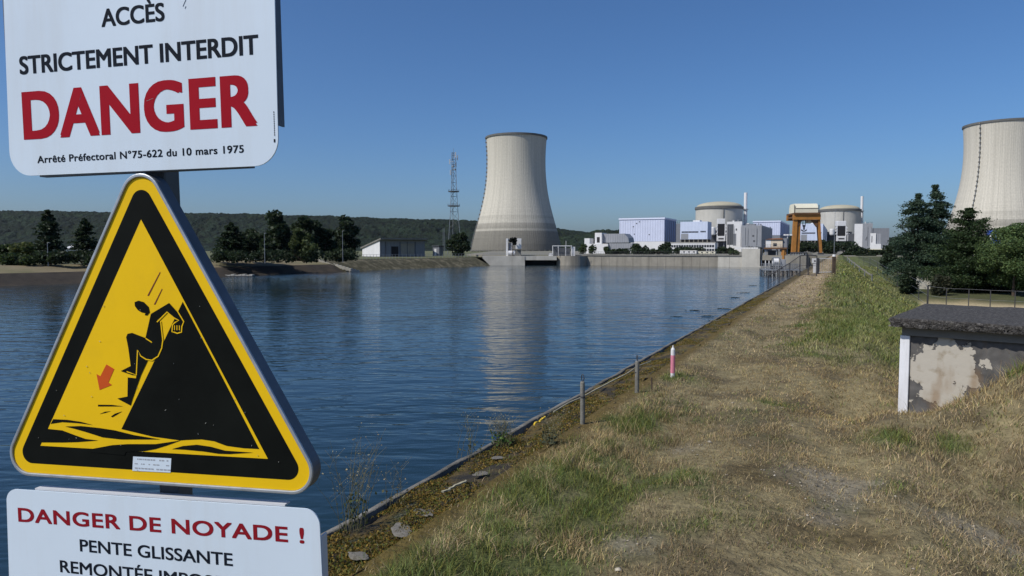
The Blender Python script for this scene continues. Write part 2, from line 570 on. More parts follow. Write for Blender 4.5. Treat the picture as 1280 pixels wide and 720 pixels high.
kerb = np_mesh('kerb', np.stack([x, y, Z], -1).reshape(-1, 3), quads=q, mat=kerb_mat, smooth=True)
tag(kerb, kind='structure')
Bl = tk
ls = np.array([-2.93, -2.925, -2.84, -2.83])
lz = np.array([-.28, -.085, -.06, -.14])
A, B = np.meshgrid(ls, tk, indexing='ij')
Zl = np.repeat(lz[:, None], len(tk), 1) + .03 * (fbm(A / .3, B / .35, 211) - .5) - .02
A = A + 0.05 * (fbm(A * 0 + 3, B / .5, 213) - .5)
x, y = st2w(A, B)
idx = np.arange(A.size).reshape(A.shape)
q = np.stack([idx[:-1, :-1], idx[1:, :-1], idx[1:, 1:], idx[:-1, 1:]], -1).reshape(-1, 4)
lip = np_mesh('kerb_edge', np.stack([x, y, Zl], -1).reshape(-1, 3), quads=q, mat=mat('weathered kerb concrete', (.14, .132, .115), .95, var=.45, scale=3, bump=.02, bscale=25, dirt=(.045, .042, .03), dirt_scale=2.2, dirt_amt=.85))
tag(lip, kind='structure')
g = G()
pts = [(-2.9, -0.22), (-5.0, -1.6), (-9.4, -4.5), (-9.4, -7.9), (-2.0, -7.9), (-2.0, -0.3)]
for i in range(len(pts) - 1):
    (s0, z0), (s1, z1) = pts[i], pts[i + 1]
    n = len(g.v)
    for (s_, t_, z_) in ((s0, -14, z0), (s1, -14, z1), (s1, 214, z1), (s0, 214, z0)):
        g.v.append((*st2w(s_, t_), z_))
    g.f.append((n, n + 1, n + 2, n + 3))
slope = g.obj('water_slope', mat('stone pitching', (0.13, 0.12, 0.10), 0.95, var=0.45, scale=1.5, bump=0.1, bscale=3))
tag(slope, kind='structure')

# ------------------------------------------------------------------ water
wm = bpy.data.materials.new('lake water')
nt, N, L, P = nodes_of(wm)
P.inputs['Base Color'].default_value = (0.010, 0.026, 0.036, 1)
P.inputs['Roughness'].default_value = 0.06
P.inputs['IOR'].default_value = 1.33
tc = N.new('ShaderNodeTexCoord')
def wave(scale, sx, sy, rot, detail, dist):
    mp = N.new('ShaderNodeMapping')
    mp.inputs['Rotation'].default_value = (0, 0, rot)
    mp.inputs['Scale'].default_value = (sx, sy, 1)
    L.new(tc.outputs['Object'], mp.inputs['Vector'])
    no = N.new('ShaderNodeTexNoise')
    no.inputs['Scale'].default_value = scale
    no.inputs['Detail'].default_value = detail
    no.inputs['Roughness'].default_value = 0.55
    no.inputs['Distortion'].default_value = dist
    L.new(mp.outputs['Vector'], no.inputs['Vector'])
    return no.outputs['Fac']
wa = wave(1.15, 0.35, 1.0, R(10), 2, 0.3)
wb = wave(0.45, 0.5, 1.0, R(-14), 2, 0.2)
wc = wave(3.2, 0.4, 1.0, R(16), 2, 0.1)
wp = wave(0.035, 0.5, 1.0, R(14), 3, 0.4)
rp_ = N.new('ShaderNodeMapRange')
rp_.inputs['From Min'].default_value = .35; rp_.inputs['From Max'].default_value = .65
rp_.inputs['To Min'].default_value = .45; rp_.inputs['To Max'].default_value = 1.25
L.new(wp, rp_.inputs['Value'])
bprev = None
for h_, d_ in ((wb, 0.080), (wa, 0.115), (wc, 0.028)):
    b = N.new('ShaderNodeBump')
    b.inputs['Strength'].default_value = 1
    b.inputs['Distance'].default_value = d_
    L.new(rp_.outputs['Result'], b.inputs['Strength'])
    L.new(h_, b.inputs['Height'])
    if bprev: L.new(bprev.outputs['Normal'], b.inputs['Normal'])
    bprev = b
L.new(bprev.outputs['Normal'], P.inputs['Normal'])
g = G()
g.v = [(*st2w(s_, t_), WATER) for s_, t_ in ((-700, -260), (-4, -260), (-4, 330), (-700, 330))]
g.f = [(0, 1, 2, 3)]
water = g.obj('water', wm)
tag(water, kind='structure')

# ------------------------------------------------------------------ far bank on the left
wl = [(-760, 38.0, WATER), ]
wpx = [(-500, 372), (-200, 364.5), (0, 358), (110, 354), (200, 350), (300, 345), (370, 342), (430, 339.5), (520, 335.5), (612, 332.2)]
WL = []
for px, py in wpx:
    a = (360 - py) / F
    d = (WATER - EYE) * (CP + a * SP) / (a * CP - SP)
    WL.append(Vector((xat(px, d, WATER), d)))
def inland(i, m):
    a = WL[max(i - 1, 0)]
    b = WL[min(i + 1, len(WL) - 1)]
    d = (b - a).normalized()
    n = Vector((-d.y, d.x))
    return WL[i] + n * m
bank_top = []
SUBN = 10
def strip(name, offs, i0, i1, mt, jitter=0.0):
    V_, Q_ = [], []
    cols = []
    for i in range(i0, i1):
        for k in range(SUBN + (1 if i == i1 - 1 else 0)):
            f_ = k / SUBN
            row = []
            for (m, z) in offs:
                p = inland(i, m) * (1 - f_) + inland(i + 1, m) * f_
                row.append((p.x, p.y, z))
            cols.append(row)
    na = len(offs)
    for ci, row in enumerate(cols):
        for ri, p in enumerate(row):
            jj = jitter if 0 < ri < na - 1 else 0
            V_.append((p[0] + random.uniform(-jj, jj), p[1] + random.uniform(-jj, jj), p[2] + random.uniform(-jj, jj) * .4))
    for i in range(len(cols) - 1):
        for j in range(na - 1):
            a = i * na + j
            Q_.append((a, a + 1, a + na + 1, a + na))
    o = np_mesh(name, np.array(V_), quads=np.array(Q_), mat=mt)
    return tag(o, kind='structure')
random.seed(3)
mud = mat('dark bank mud', (0.030, 0.024, 0.018), 0.95, var=0.45, scale=0.35, dirt=(0.075, 0.055, 0.035), dirt_scale=0.25, dirt_amt=0.5)
sandy = mat('sandy bank track', (0.165, 0.135, 0.078), 0.95, var=0.2, scale=0.2, dirt=(0.09, 0.10, 0.035), dirt_scale=0.15, dirt_amt=0.6)
rocky = mat('grassy stone bank', (0.055, 0.050, 0.024), 0.95, var=0.45, scale=0.5, dirt=(0.20, 0.17, 0.12), dirt_scale=0.5, dirt_amt=0.6)
strip('bank_slope', [(-6, -6.0), (0, WATER), (1.5, -3.2), (3.0, -2.5), (4.2, -2.05)], 0, 7, mud, 0.25)
strip('bank_track', [(4.2, -2.05), (6, -1.75), (9, -1.3), (12, -1.0), (16, -0.97)], 0, 7, sandy, 0.1)
strip('bank_slope', [(-6, -6.0), (0, WATER), (2.0, -2.9), (4.0, -1.9), (6.0, -1.15), (9, -1.0)], 7, 9, rocky, 0.25)
g = G()
poly = [tuple(inland(i, 8.0 if i >= 7 else 14.0)) for i in range(len(WL))] + [(30, 300), (30, 4000), (-3900, 4000), (-3900, 60)]
g.v = [(x, y, -0.985) for x, y in poly]
g.f = [tuple(range(len(poly)))]
lb = g.obj('bank_meadow', mat('left bank meadow', (0.10, 0.105, 0.045), 0.95, var=0.35, scale=0.05))
tag(lb, kind='structure')

# ------------------------------------------------------------------ wooded hills and plant ground
def ridge(name, prof, d0, d1, seed, colour):
    """prof: (px, py) of the skyline; the hill rises from d0 to its crest at d1"""
    n_a, n_r = 1500, 96
    pxs = np.linspace(prof[0][0], prof[-1][0], n_a)
    pys = np.interp(pxs, [p[0] for p in prof], [p[1] for p in prof])
    top = np.array([zat(p, d1) for p in pys])
    k = (pxs - 640) / F * CP
    rr = np.concatenate([np.linspace(0, 1, n_r - 6), np.linspace(1.05, 1.5, 6)])
    DD = d0 + (d1 - d0) * rr
    up = np.where(rr <= 1, sstep(0, 1, rr) ** 0.9, 1 - 0.3 * (rr - 1))
    Xh = k[:, None] * DD[None, :]
    Yh = np.repeat(DD[None, :], n_a, 0)
    base = -2.0
    bumps = 0.65 * np.abs(2 * fbm(Xh / 17, Yh / 22, seed, 2) - 1) * -1.6 + 0.75 + 0.5 * fbm(Xh / 60, Yh / 60, seed + 3, 2)
    Zh = base + (top[:, None] - base) * up[None, :] + (bumps - 0.75) * 19 * np.minimum(1, 3 * up)[None, :] * (d1 / 2300)
    Zh = Zh + (fbm(Xh / 260, Yh / 260, seed + 9, 2) - .5) * 26 * (up * (1 - up) * 3)[None, :]
    cc = np.array(colour)[None, None, :] * (0.35 + 1.3 * fbm(Xh / 45, Yh / 45, seed + 5, 3))[..., None]
    idx = np.arange(Xh.size).reshape(Xh.shape)
    q = np.stack([idx[:-1, :-1], idx[1:, :-1], idx[1:, 1:], idx[:-1, 1:]], -1).reshape(-1, 4)
    o = np_mesh(name, np.stack([Xh, Yh, Zh], -1).reshape(-1, 3), quads=q, mat=M['hill'], col=cc.reshape(-1, 3), smooth=True)
    return tag(o, kind='structure')
ridge('hills', [(-900, 262), (-400, 263), (0, 266), (60, 266), (150, 267), (250, 268.5), (400, 272), (500, 275.5), (590, 278), (640, 281), (690, 287), (715, 290), (735, 293), (770, 296), (900, 300), (1100, 302), (1500, 296), (2200, 290)], 1250, 2300, 61, (0.009, 0.017, 0.008))
ridge('hills', [(640, 300), (700, 297), (730, 294.5), (745, 290), (760, 288.5), (790, 289), (850, 292), (1000, 297), (1100, 299), (1300, 297), (1900, 296)], 1000, 1500, 71, (0.012, 0.021, 0.010))
g = G()
g.slab([(-11.0, 252), (21.0, 250), (27.5, 248.5), (79.6, 222.5), (92.5, 216), (101, 209), (130, 190), (420, 90), (3900, 90), (3900, 4000), (-60, 4000), (-20, 300)], -5.5, PLANT)
pg = g.obj('plant_ground', mat('plant ground', (0.20, 0.185, 0.15), 0.95, var=0.3, scale=0.05, dirt=(0.07, 0.085, 0.03), dirt_scale=0.03, dirt_amt=0.8))
tag(pg, kind='structure')

# ------------------------------------------------------------------ plants
def leaf_cloud(P_, size, colour, rg, flat=0.0):
    """one small leaf-clump face per point, turned at random; returns verts, quads, colours"""
    n = len(P_)
    a = rg.normal(size=(n, 3))
    a[:, 2] *= (1 - flat)
    a /= np.linalg.norm(a, axis=1)[:, None] + 1e-9
    b = rg.normal(size=(n, 3))
    b[:, 2] *= (1 - flat)
    b -= a * np.sum(a * b, 1)[:, None]
    b /= np.linalg.norm(b, axis=1)[:, None] + 1e-9
    sz = size * rg.uniform(0.55, 1.35, n)[:, None]
    a = a * sz
    b = b * sz * 0.7
    V_ = np.stack([P_ - a, P_ + b * 0.9, P_ + a * 1.1, P_ - b], 1).reshape(-1, 3)
    Q_ = np.arange(n * 4).reshape(n, 4)
    t = rg.uniform(0.55, 1.5, n)[:, None]
    hue = rg.uniform(-0.12, 0.12, n)[:, None]
    c = np.array(colour)[None, :] * t * np.concatenate([1 + hue, np.ones_like(hue), 1 - hue], 1)
    return V_, Q_, np.repeat(c, 4, 0)


def conifer_pts(h, r, rg, n, low=0.08, tiers=13, droop=0.25, uneven=0.35, tip=0.9):
    out = []
    for k in range(tiers):
        u = low + (0.97 - low) * (k + rg.uniform(-.25, .25)) / tiers
        u = min(max(u, low), 0.98)
        rad = r * (1 - u) ** tip + 0.05 * r
        nb = int(6 + 5 * (1 - u))
        for j in range(nb):
            az = rg.uniform(0, 2 * PI)
            L_ = rad * rg.uniform(1 - uneven * 1.4, 1 + uneven * 0.6)
            m = max(4, int(n / (tiers * nb) * (0.4 + 1.2 * (1 - u))))
            w = rg.random(m) ** 0.6
            z = u * h + w * L_ * (0.18 - droop * w)
            sp = 0.10 * L_ + 0.12
            out.append(np.stack([np.cos(az) * w * L_ + rg.normal(0, sp, m), np.sin(az) * w * L_ + rg.normal(0, sp, m), z + rg.normal(0, 0.035 * h / tiers * 5, m)], 1))
    m = n // 25
    out.append(np.stack([rg.normal(0, 0.04 * r, m), rg.normal(0, .04 * r, m), h * rg.uniform(.88, 1.0, m)], 1))
    return np.concatenate(out)


def broad_pts(h, r, rg, n, low=0.2, lobes=16):
    out = []
    for k in range(lobes):
        az = rg.uniform(0, 2 * PI)
        u = rg.uniform(low + .08, 0.9)
        prof = math.sin(PI * min(1, max(0.12, (u - low) / (1 - low) * 0.85 + 0.12))) ** 0.6
        rad = r * prof * rg.uniform(0.15, 0.75)
        lr = r * rg.uniform(0.28, 0.48) * (0.6 + 0.4 * prof)
        m = n // lobes
        d = rg.normal(size=(m, 3))
        d /= np.linalg.norm(d, axis=1)[:, None]
        d *= (rg.random(m) ** 0.33)[:, None] * lr
        d[:, 2] *= 0.75
        out.append(d + np.array([math.cos(az) * rad, math.sin(az) * rad, u * h]))
    p = np.concatenate(out)
    p[:, 2] = np.clip(p[:, 2], 0.03 * h, h)
    return p


LEAF_DARK = (0.028, 0.045, 0.020)
LEAF_PINE = (0.030, 0.046, 0.030)
LEAF_MID = (0.045, 0.070, 0.022)
LEAF_LIGHT = (0.085, 0.105, 0.030)


def tree(name, label, cat, loc, h, r, kind, colour, n, size, seed, group=None, trunk_r=None, low=None, **kw):
    rg = np.random.default_rng(seed)
    t = thing(name, label, cat, loc, rg.uniform(0, 6), group)
    if kind == 'conifer':
        p = conifer_pts(h, r, rg, n, low=low if low is not None else 0.08, **kw)
    else:
        p = broad_pts(h, r, rg, n, low=low if low is not None else 0.15, **kw)
    v, qd, c = leaf_cloud(p, size, colour, rg, flat=0.45 if kind == 'conifer' else 0.1)
    np_mesh('crown', v, quads=qd, mat=M['leaf'], parent=t, col=c)
    tr = trunk_r or h * 0.022
    g = G()
    k = 6
    top = 0.9 if kind == 'conifer' else 0.7
    g.tube([(rg.uniform(-.02, .02) * h * i / k, rg.uniform(-.02, .02) * h * i / k, -0.3 + (h * top + .3) * i / k) for i in range(k + 1)], [tr * (1 - 0.85 * i / k) for i in range(k + 1)], 7)
    for i in range(7):
        az = rg.uniform(0, 2 * PI)
        z0 = h * rg.uniform(0.25, 0.6)
        L_ = r * rg.uniform(.4, .7)
        g.tube([(0, 0, z0), (math.cos(az) * L_ * .5, math.sin(az) * L_ * .5, z0 + .1 * h * rg.uniform(0.2, 1)), (math.cos(az) * L_, math.sin(az) * L_, z0 + .16 * h * rg.uniform(0.1, 1))], [tr * .4, tr * .25, tr * .08], 5)
    g.obj('trunk', M['bark'], t)
    return t


def tree_px(name, label, cat, px, ytop, d, zbase, wpx, kind, colour, n, size, seed, **kw):
    h = zat(ytop, d) - zbase
    r = wpx / 2 / F * d
    return tree(name, label, cat, (xat(px, d), d, zbase), h, r, kind, colour, n, size, seed, **kw)


def bush(name, label, px, ytop, d, zbase, wpx, colour, n, size, seed, cat='bush', group=None, depth=None):
    """a low mound of foliage, one thing with foliage and stems"""
    rg = np.random.default_rng(seed)
    h = zat(ytop, d) - zbase
    r = wpx / 2 / F * d
    t = thing(name, label, cat, (xat(px, d), d, zbase), 0, group)
    nl = max(6, int(r / h * 8))
    out = []
    for k in range(nl):
        c = np.array([rg.uniform(-.8, .8) * r, rg.uniform(-.6, .6) * (depth or min(r, h)), h * rg.uniform(.25, .72)])
        m = n // nl
        d_ = rg.normal(size=(m, 3))
        d_ /= np.linalg.norm(d_, axis=1)[:, None]
        d_ *= (rg.random(m) ** .33)[:, None]
        d_ *= np.array([min(r, h) * .55, min(r, h) * .55, h * .42])
        out.append(c + d_)
    p = np.concatenate(out)
    p[:, 2] = np.clip(p[:, 2], 0.02, h)
    v, qd, c = leaf_cloud(p, size, colour, rg)
    np_mesh('foliage', v, quads=qd, mat=M['leaf'], parent=t, col=c)
    g = G()
    for k in range(7):
        a = rg.uniform(0, 2 * PI)
        g.tube([(0, 0, -.2), (math.cos(a) * r * .3, math.sin(a) * r * .15, h * .4), (math.cos(a) * r * .5, math.sin(a) * r * .25, h * .7)], [h * .03, h * .02, h * .008], 5)
    g.obj('stem', M['bark'], t)
    return t


# trees along the left bank
LB = -1.0
tree_px('conifer_tree', 'tall dark pointed conifer on the left bank seen left of the yellow triangle', 'tree', 62, 263, 128, LB, 46, 'conifer', LEAF_DARK, 3600, 0.34, 101, group='trees on the left bank', tip=0.75)
tree_px('conifer_tree', 'shorter dark conifer on the left bank touching the left edge of the yellow triangle', 'tree', 107, 274, 126, LB, 42, 'conifer', LEAF_DARK, 3000, 0.34, 102, group='trees on the left bank', tip=0.7)
tree_px('leafy_tree', 'light green leafy tree on the left bank beside the tall pointed conifer', 'tree', 30, 303, 122, LB, 40, 'broad', LEAF_LIGHT, 2200, 0.26, 103, group='trees on the left bank')
tree_px('leafy_tree', 'low dark leafy tree at the left edge of the photo beyond the bank', 'tree', 4, 306, 124, LB, 34, 'broad', LEAF_MID, 1800, 0.26, 104, group='trees on the left bank')
tree_px('conifer_tree', 'dark bushy conifer just right of the yellow triangle on the left bank', 'tree', 290, 279, 152, LB, 48, 'conifer', LEAF_DARK, 3200, 0.40, 105, group='trees on the left bank', tip=0.65)
tree_px('leafy_tree', 'tallest dark round topped tree in the middle of the left bank group', 'tree', 347, 261, 156, LB, 54, 'broad', LEAF_DARK, 4600, 0.40, 106, group='trees on the left bank', lobes=24, low=0)
tree_px('leafy_tree', 'dark broad tree behind the paler leafy tree on the left bank', 'tree', 385, 267, 162, LB, 46, 'broad', LEAF_DARK, 3800, 0.40, 107, group='trees on the left bank', lobes=22, low=0)
tree_px('leafy_tree', 'paler green leafy tree in front of the dark trees on the left bank', 'tree', 383, 284, 151, LB, 40, 'broad', (0.055, 0.075, 0.024), 2800, 0.34, 108, group='trees on the left bank')
tree_px('leafy_tree', 'slim dark tree filling the gap left of the rounded tree beside the shed', 'tree', 407, 280, 164, LB, 34, 'broad', LEAF_DARK, 2400, 0.40, 109, group='trees on the left bank')
tree_px('leafy_tree', 'dark rounded tree standing next to the slant roofed shed on the left bank', 'tree', 432, 266.5, 172, LB, 36, 'broad', LEAF_DARK, 4200, 0.40, 110, group='trees on the left bank', lobes=26, low=-.05)
tree_px('leafy_tree', 'dark low tree between the bushy conifer and the tallest tree on the left bank', 'tree', 316, 287, 158, LB, 46, 'broad', LEAF_DARK, 2600, 0.40, 112, group='trees on the left bank')
tree_px('leafy_tree', 'round bushy tree at the foot of the lattice mast', 'tree', 573, 290, 262, -0.6, 30, 'broad', LEAF_DARK, 2600, 0.55, 111, low=-.1, lobes=20)
for i, (px, yt, w, d, lab, col) in enumerate((
        (22, 317, 44, 117, 'low green hedge on the left bank under the light green tree', LEAF_MID),
        (62, 314, 44, 119, 'low dark hedge at the foot of the tall pointed conifer', LEAF_DARK),
        (105, 316, 46, 121, 'low hedge on the bank disappearing behind the yellow triangle', LEAF_DARK),
        (285, 312, 46, 146, 'clipped dark hedge on the bank right next to the yellow triangle', LEAF_DARK),
        (330, 312, 52, 148, 'long clipped dark hedge beneath the tallest tree on the bank', LEAF_DARK),
        (380, 312, 56, 150, 'clipped hedge beneath the paler leafy tree on the bank', LEAF_DARK),
        (424, 311, 44, 158, 'dark hedge beside the rounded tree next to the shed', LEAF_DARK))):
    bush('hedge', lab, px, yt, d, LB, w, col, 1500, 0.26, 200 + i, cat='hedge', group='hedges along the left bank')

# ------------------------------------------------------------------ buildings of the plant
ROT = -HEAD                                     # the plant lies parallel to the dike


class Site:
    """a building frame with its front corner at picture column px, d metres ahead"""

    def __init__(s, px, d, z=PLANT, rot=ROT):
        s.d, s.z, s.rot = d, z, rot
        s.c = Vector((xat(px, d), d))
        s.a = Vector((math.cos(rot), math.sin(rot)))
        s.b = Vector((-math.sin(rot), math.cos(rot)))

    def x(s, px, y=0.0):
        """local x where the column px cuts the face at local depth y"""
        k = (px - 640) / F * CP
        o = s.c + s.b * y
        return (k * o.y - o.x) / (s.a.x - k * s.a.y)

    def y(s, px, x=0.0):
        k = (px - 640) / F * CP
        o = s.c + s.a * x
        return (k * o.y - o.x) / (s.b.x - k * s.b.y)

    def h(s, py, x=0.0, y=0.0):
        d = (s.c + s.a * x + s.b * y).y
        return zat(py, d) - s.z

    def thing(s, name, label, cat, group=None):
        return thing(name, label, cat, (s.c.x, s.c.y, s.z), s.rot, group)


def windows(g, x0, x1, z0, z1, n, fill=0.7, y=-0.06, dy=0.04):
    w = (x1 - x0) / n
    for i in range(n):
        g.box(x0 + w * (i + .5 - fill / 2), x0 + w * (i + .5 + fill / 2), y, y + dy, z0, z1)


# turbine halls
def turbine_hall(px0, px1, pxs, yt, yb, d, label, low):
    S = Site(px1, d)
    w, dp = -S.x(px0), S.y(pxs)
    H = S.h(yt)
    hb = S.h(yb)
    t = S.thing('turbine_hall', label, 'turbine hall', 'turbine halls of the plant')
    G().box(-w, 0, 0.0, dp, hb, H).obj('wall', M['lilac'], t)
    G().box(0.05, 0.35, 0.3, dp - .3, hb, H - .5).obj('shaded_side_cladding', M['blue_shade'], t)  # side away from the sun, its shade painted in as darker blue
    g = G().box(-w - .6, 0.6, -0.6, dp + .6, H, H + 1.3)
    rf = g.obj('roof', M['lilac_trim'], t)
    g = G()
    for i in range(14):
        x = -w + w * (i + .5) / 14
        g.tube([(x, .3, H + 1.3), (x, .3, H + 2.4)], .06, 4)
    g.tube([(-w, .3, H + 2.4), (0, .3, H + 2.4)], .06, 4)
    g.obj('railing', M['steel'], rf)
    g = G()
    random.seed(int(px0))
    for i in range(5):
        x = -w * random.uniform(.1, .9)
        z = hb + (H - hb) * random.uniform(.2, .9)
        G().box(x, x + 1.1, -0.15, 0.02, z, z + .9).obj('vent', M['grey_dark'], t)
    if low:
        G().box(-w * .74, .2, -.4, dp, 0, hb - .15).obj('plinth', M['white'], t)
    else:
        G().box(-w, 0, .2, dp, 0, hb - .15).obj('plinth', M['grey_mid'], t)
    for i in range(6):
        y = dp * (i + .5) / 6
        G().box(.35, .6, y - .5, y + .5, 2, H - 1).obj('pilaster', M['grey_mid'], t)
    return t


turbine_hall(774, 830, 844.5, 273.6, 301.6, 640, 'long pale blue turbine hall nearest the cooling tower, with a white base', True)
turbine_hall(941, 974.6, 986, 277.2, 294, 760, 'pale blue turbine hall behind the beige cabin, between the grey blocks and the crane', False)

# link building behind the first hall
S = Site(872, 720)
t = S.thing('link_building', 'dark slate block with a roof railing between pale turbine hall and first reactor', 'building')
H = S.h(279)
w = -S.x(838)
G().box(-w, 0, 0, 18, 0, H).obj('wall', M['grey_mid'], t)
g = G()
for i in range(17):
    x = -w * i / 16
    g.tube([(x, .2, H), (x, .2, H + 3)], .14, 4)
for z in (1.5, 3):
    g.tube([(-w, .2, H + z), (0, .2, H + z)], .14, 4)
g.obj('railing', M['steel_dark'], t)


def office(px0, px1, yt, yb, ystripe, d, label, pxs):
    S = Site(px1, d)
    w = -S.x(px0)
    dp = S.y(pxs)
    H, hb, hs = S.h(yt), S.h(yb), S.h(ystripe)
    t = S.thing('office_block', label, 'office block', 'pale office blocks with a dark window strip')
    G().box(-w, 0, 0, dp, hb, H).obj('wall', M['pale_office'], t)
    g = G()
    windows(g, -w * .95, -w * .33, hs - .8, hs + .5, 12, .86)
    g.obj('window_strip', M['dark_glass'], t)
    g = G()
    windows(g, -w * .26, -w * .06, hs - .5, hs + .7, 4, .86)
    g.obj('window_strip', M['dark_glass'], t)
    G().box(-w * .97, -w * .70, -.05, .0, hb + .2, hs - 1.5).obj('lower_panel', M['grey_wall'], t)
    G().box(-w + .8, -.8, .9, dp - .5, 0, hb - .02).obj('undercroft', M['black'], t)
    g = G()
    for i in range(7):
        x = -w + w * (i + .05) / 6.1
        g.box(x - .3, x + .3, .2, .8, 0, hb - .02)
    g.obj('column', M['concrete'], t)
    G().box(-w * .55, -w * .3, 2, dp * .6, H + .01, H + 1.4).obj('roof_unit', M['white'], t)
    return t


office(850, 884, 276.8, 299, 289.6, 600, 'pale blue office block left of the first reactor', 889)
office(1000, 1028, 279.5, 300.5, 291, 640, 'pale blue office block seen through the legs of the yellow gantry crane', 1034)

# low white office with window bands
S = Site(893.6, 480)
t = S.thing('low_office', 'long low white office with two dark window bands below the first reactor', 'office building')
w = -S.x(834.5)
H = S.h(303.4)
G().box(-w, 0, 0, 9, 0, H).obj('wall', M['white'], t)
for za, zb in ((.52, .78), (.12, .38)):
    g = G()
    windows(g, -w + .6, -.4, H * za, H * zb, 18, .82)
    g.obj('window_band', M['dark_glass'], t)
G().box(-w - .3, .3, -.3, 9.3, H, H + .35).obj('roof', M['concrete_light'], t)

# service building on the left of the plant
S = Site(790, 330)
t = S.thing('service_building', 'low grey and white service building between the cooling tower and the long turbine hall', 'building')
H1, H2, hB = S.h(303.5), S.h(291.5), S.h(303)
x = S.x
G().box(x(761), 0, 0, 10, 0, S.h(304)).obj('annex', M['grey_wall'], t)
G().prism([(x(752, 6), hB + .02), (x(786, 6), hB + .02), (x(785, 6), S.h(297, 0, 6)), (x(780, 6), H2), (x(752, 6), H2)], 6, 16).obj('upper_block', M['grey_wall'], t)
st = G().box(x(743.5, 4), x(752, 4) - .02, 4, 12, 0, S.h(290.5, 0, 4)).obj('stair_tower', M['white'], t)
G().box(x(746, 4), x(749.5, 4), 3.92, 4.02, S.h(303, 0, 4), S.h(296, 0, 4)).obj('opening', M['black'], st)
G().box(x(737), x(761) - .02, -1.5, 8, 0, S.h(304.5)).obj('front_block', M['white'], t)
G().box(x(730.5, 3), x(737, 3) - .03, 3, 9, 0, S.h(297.5, 0, 3)).obj('side_block', M['white'], t)
g = G().box(x(763), x(778), -.06, .03, 0, S.h(312.5))
g.obj('shutter', M['black'], t)
G().box(x(780), x(784), -.06, .03, 0, S.h(312)).obj('door', M['grey_dark'], t)


# reactor buildings
def reactor(px, rpx, ytop, yring0, yring1, d, label, damaged=False):
    z0 = PLANT
    r = rpx / F * d * math.cos(math.atan((px - 640) / F)) 
    X = xat(px, d)
    t = thing('reactor_building', label, 'reactor building', (X, d, z0), math.atan2(-X, d), 'domed reactor buildings')
    dd = d - r
    zr0, zr1, zt = zat(yring0, dd) - z0, zat(yring1, dd) - z0, zat(ytop, d - r * .3) - z0
    g = G().lathe([(r, 0), (r, zr1)], 72)
    c = g.obj('wall', M['reactor'], t, smooth=True)
    g = G().lathe([(r + .9, zr1), (r + .9, zr0), (r * .97, zr0 + .5)], 72)
    g.obj('ring_beam', M['ring_dark'], t, smooth=False)
    prof = []
    for i in range(11):
        a = i / 10 * PI / 2
        prof.append((max(.02, r * .96 * math.cos(a)), zr0 + .5 + (zt - zr0 - .5) * math.sin(a)))
    G().lathe(prof, 72).obj('dome', M['dome'], t, smooth=True)
    g = G()
    g.tube([(r * .18, -r - .25, 5), (r * .18, -r - .25, zr1)], .35, 6)
    g.obj('downpipe', M['concrete_dark'], c)
    return t, X, r, zr1


reactor(898, 29.5, 251.5, 257.2, 260.3, 820, 'first domed concrete reactor building, left of the orange crane')
reactor(1048, 26.5, 255.6, 260.8, 263.4, 900, 'second domed concrete reactor building, right of the orange crane')


def vent_stack(px, y0, y1, wpx, d, label):
    t = thing('vent_stack', label, 'chimney', (xat(px, d), d, PLANT), 0, 'slender white vent stacks')
    r = wpx / 2 / F * d
    h = zat(y0, d) - PLANT
    hm = zat(y1, d) - PLANT
    G().lathe([(r, hm), (r, h), (r * .8, h), (r * .8, h - 2)], 20).obj('flue', M['white'], t, smooth=False)
    g = G()
    for a in range(4):
        b = a * PI / 2 + .6
        g.tube([(math.cos(b) * r * 1.7, math.sin(b) * r * 1.7, 0), (math.cos(b) * r * 1.2, math.sin(b) * r * 1.2, hm + 2)], .16, 5)
    for k in range(9):
        z = hm * (k + 1) / 9
        for a in range(4):
            b0, b1 = a * PI / 2 + .6, (a + 1) * PI / 2 + .6
            g.tube([(math.cos(b0) * r * 1.6, math.sin(b0) * r * 1.6, z), (math.cos(b1) * r * 1.6, math.sin(b1) * r * 1.6, z - 3)], .10, 4)
    g.obj('frame', M['steel'], t)
    G().lathe([(r * .95, 0), (r * .95, hm)], 16).obj('lower_flue', M['white'], t, smooth=True)
    g = G()
    g.lathe([(r * 1.05, hm), (r * 1.9, hm), (r * 1.9, hm + .5), (r * 1.05, hm + .5)], 16)
    g.obj('gallery', M['steel'], t)


vent_stack(930.8, 240.8, 262, 4.0, 830, 'tall white vent stack at the right side of the first reactor')
vent_stack(1075.7, 245.3, 264, 3.2, 910, 'white vent stack at the right side of the second reactor')


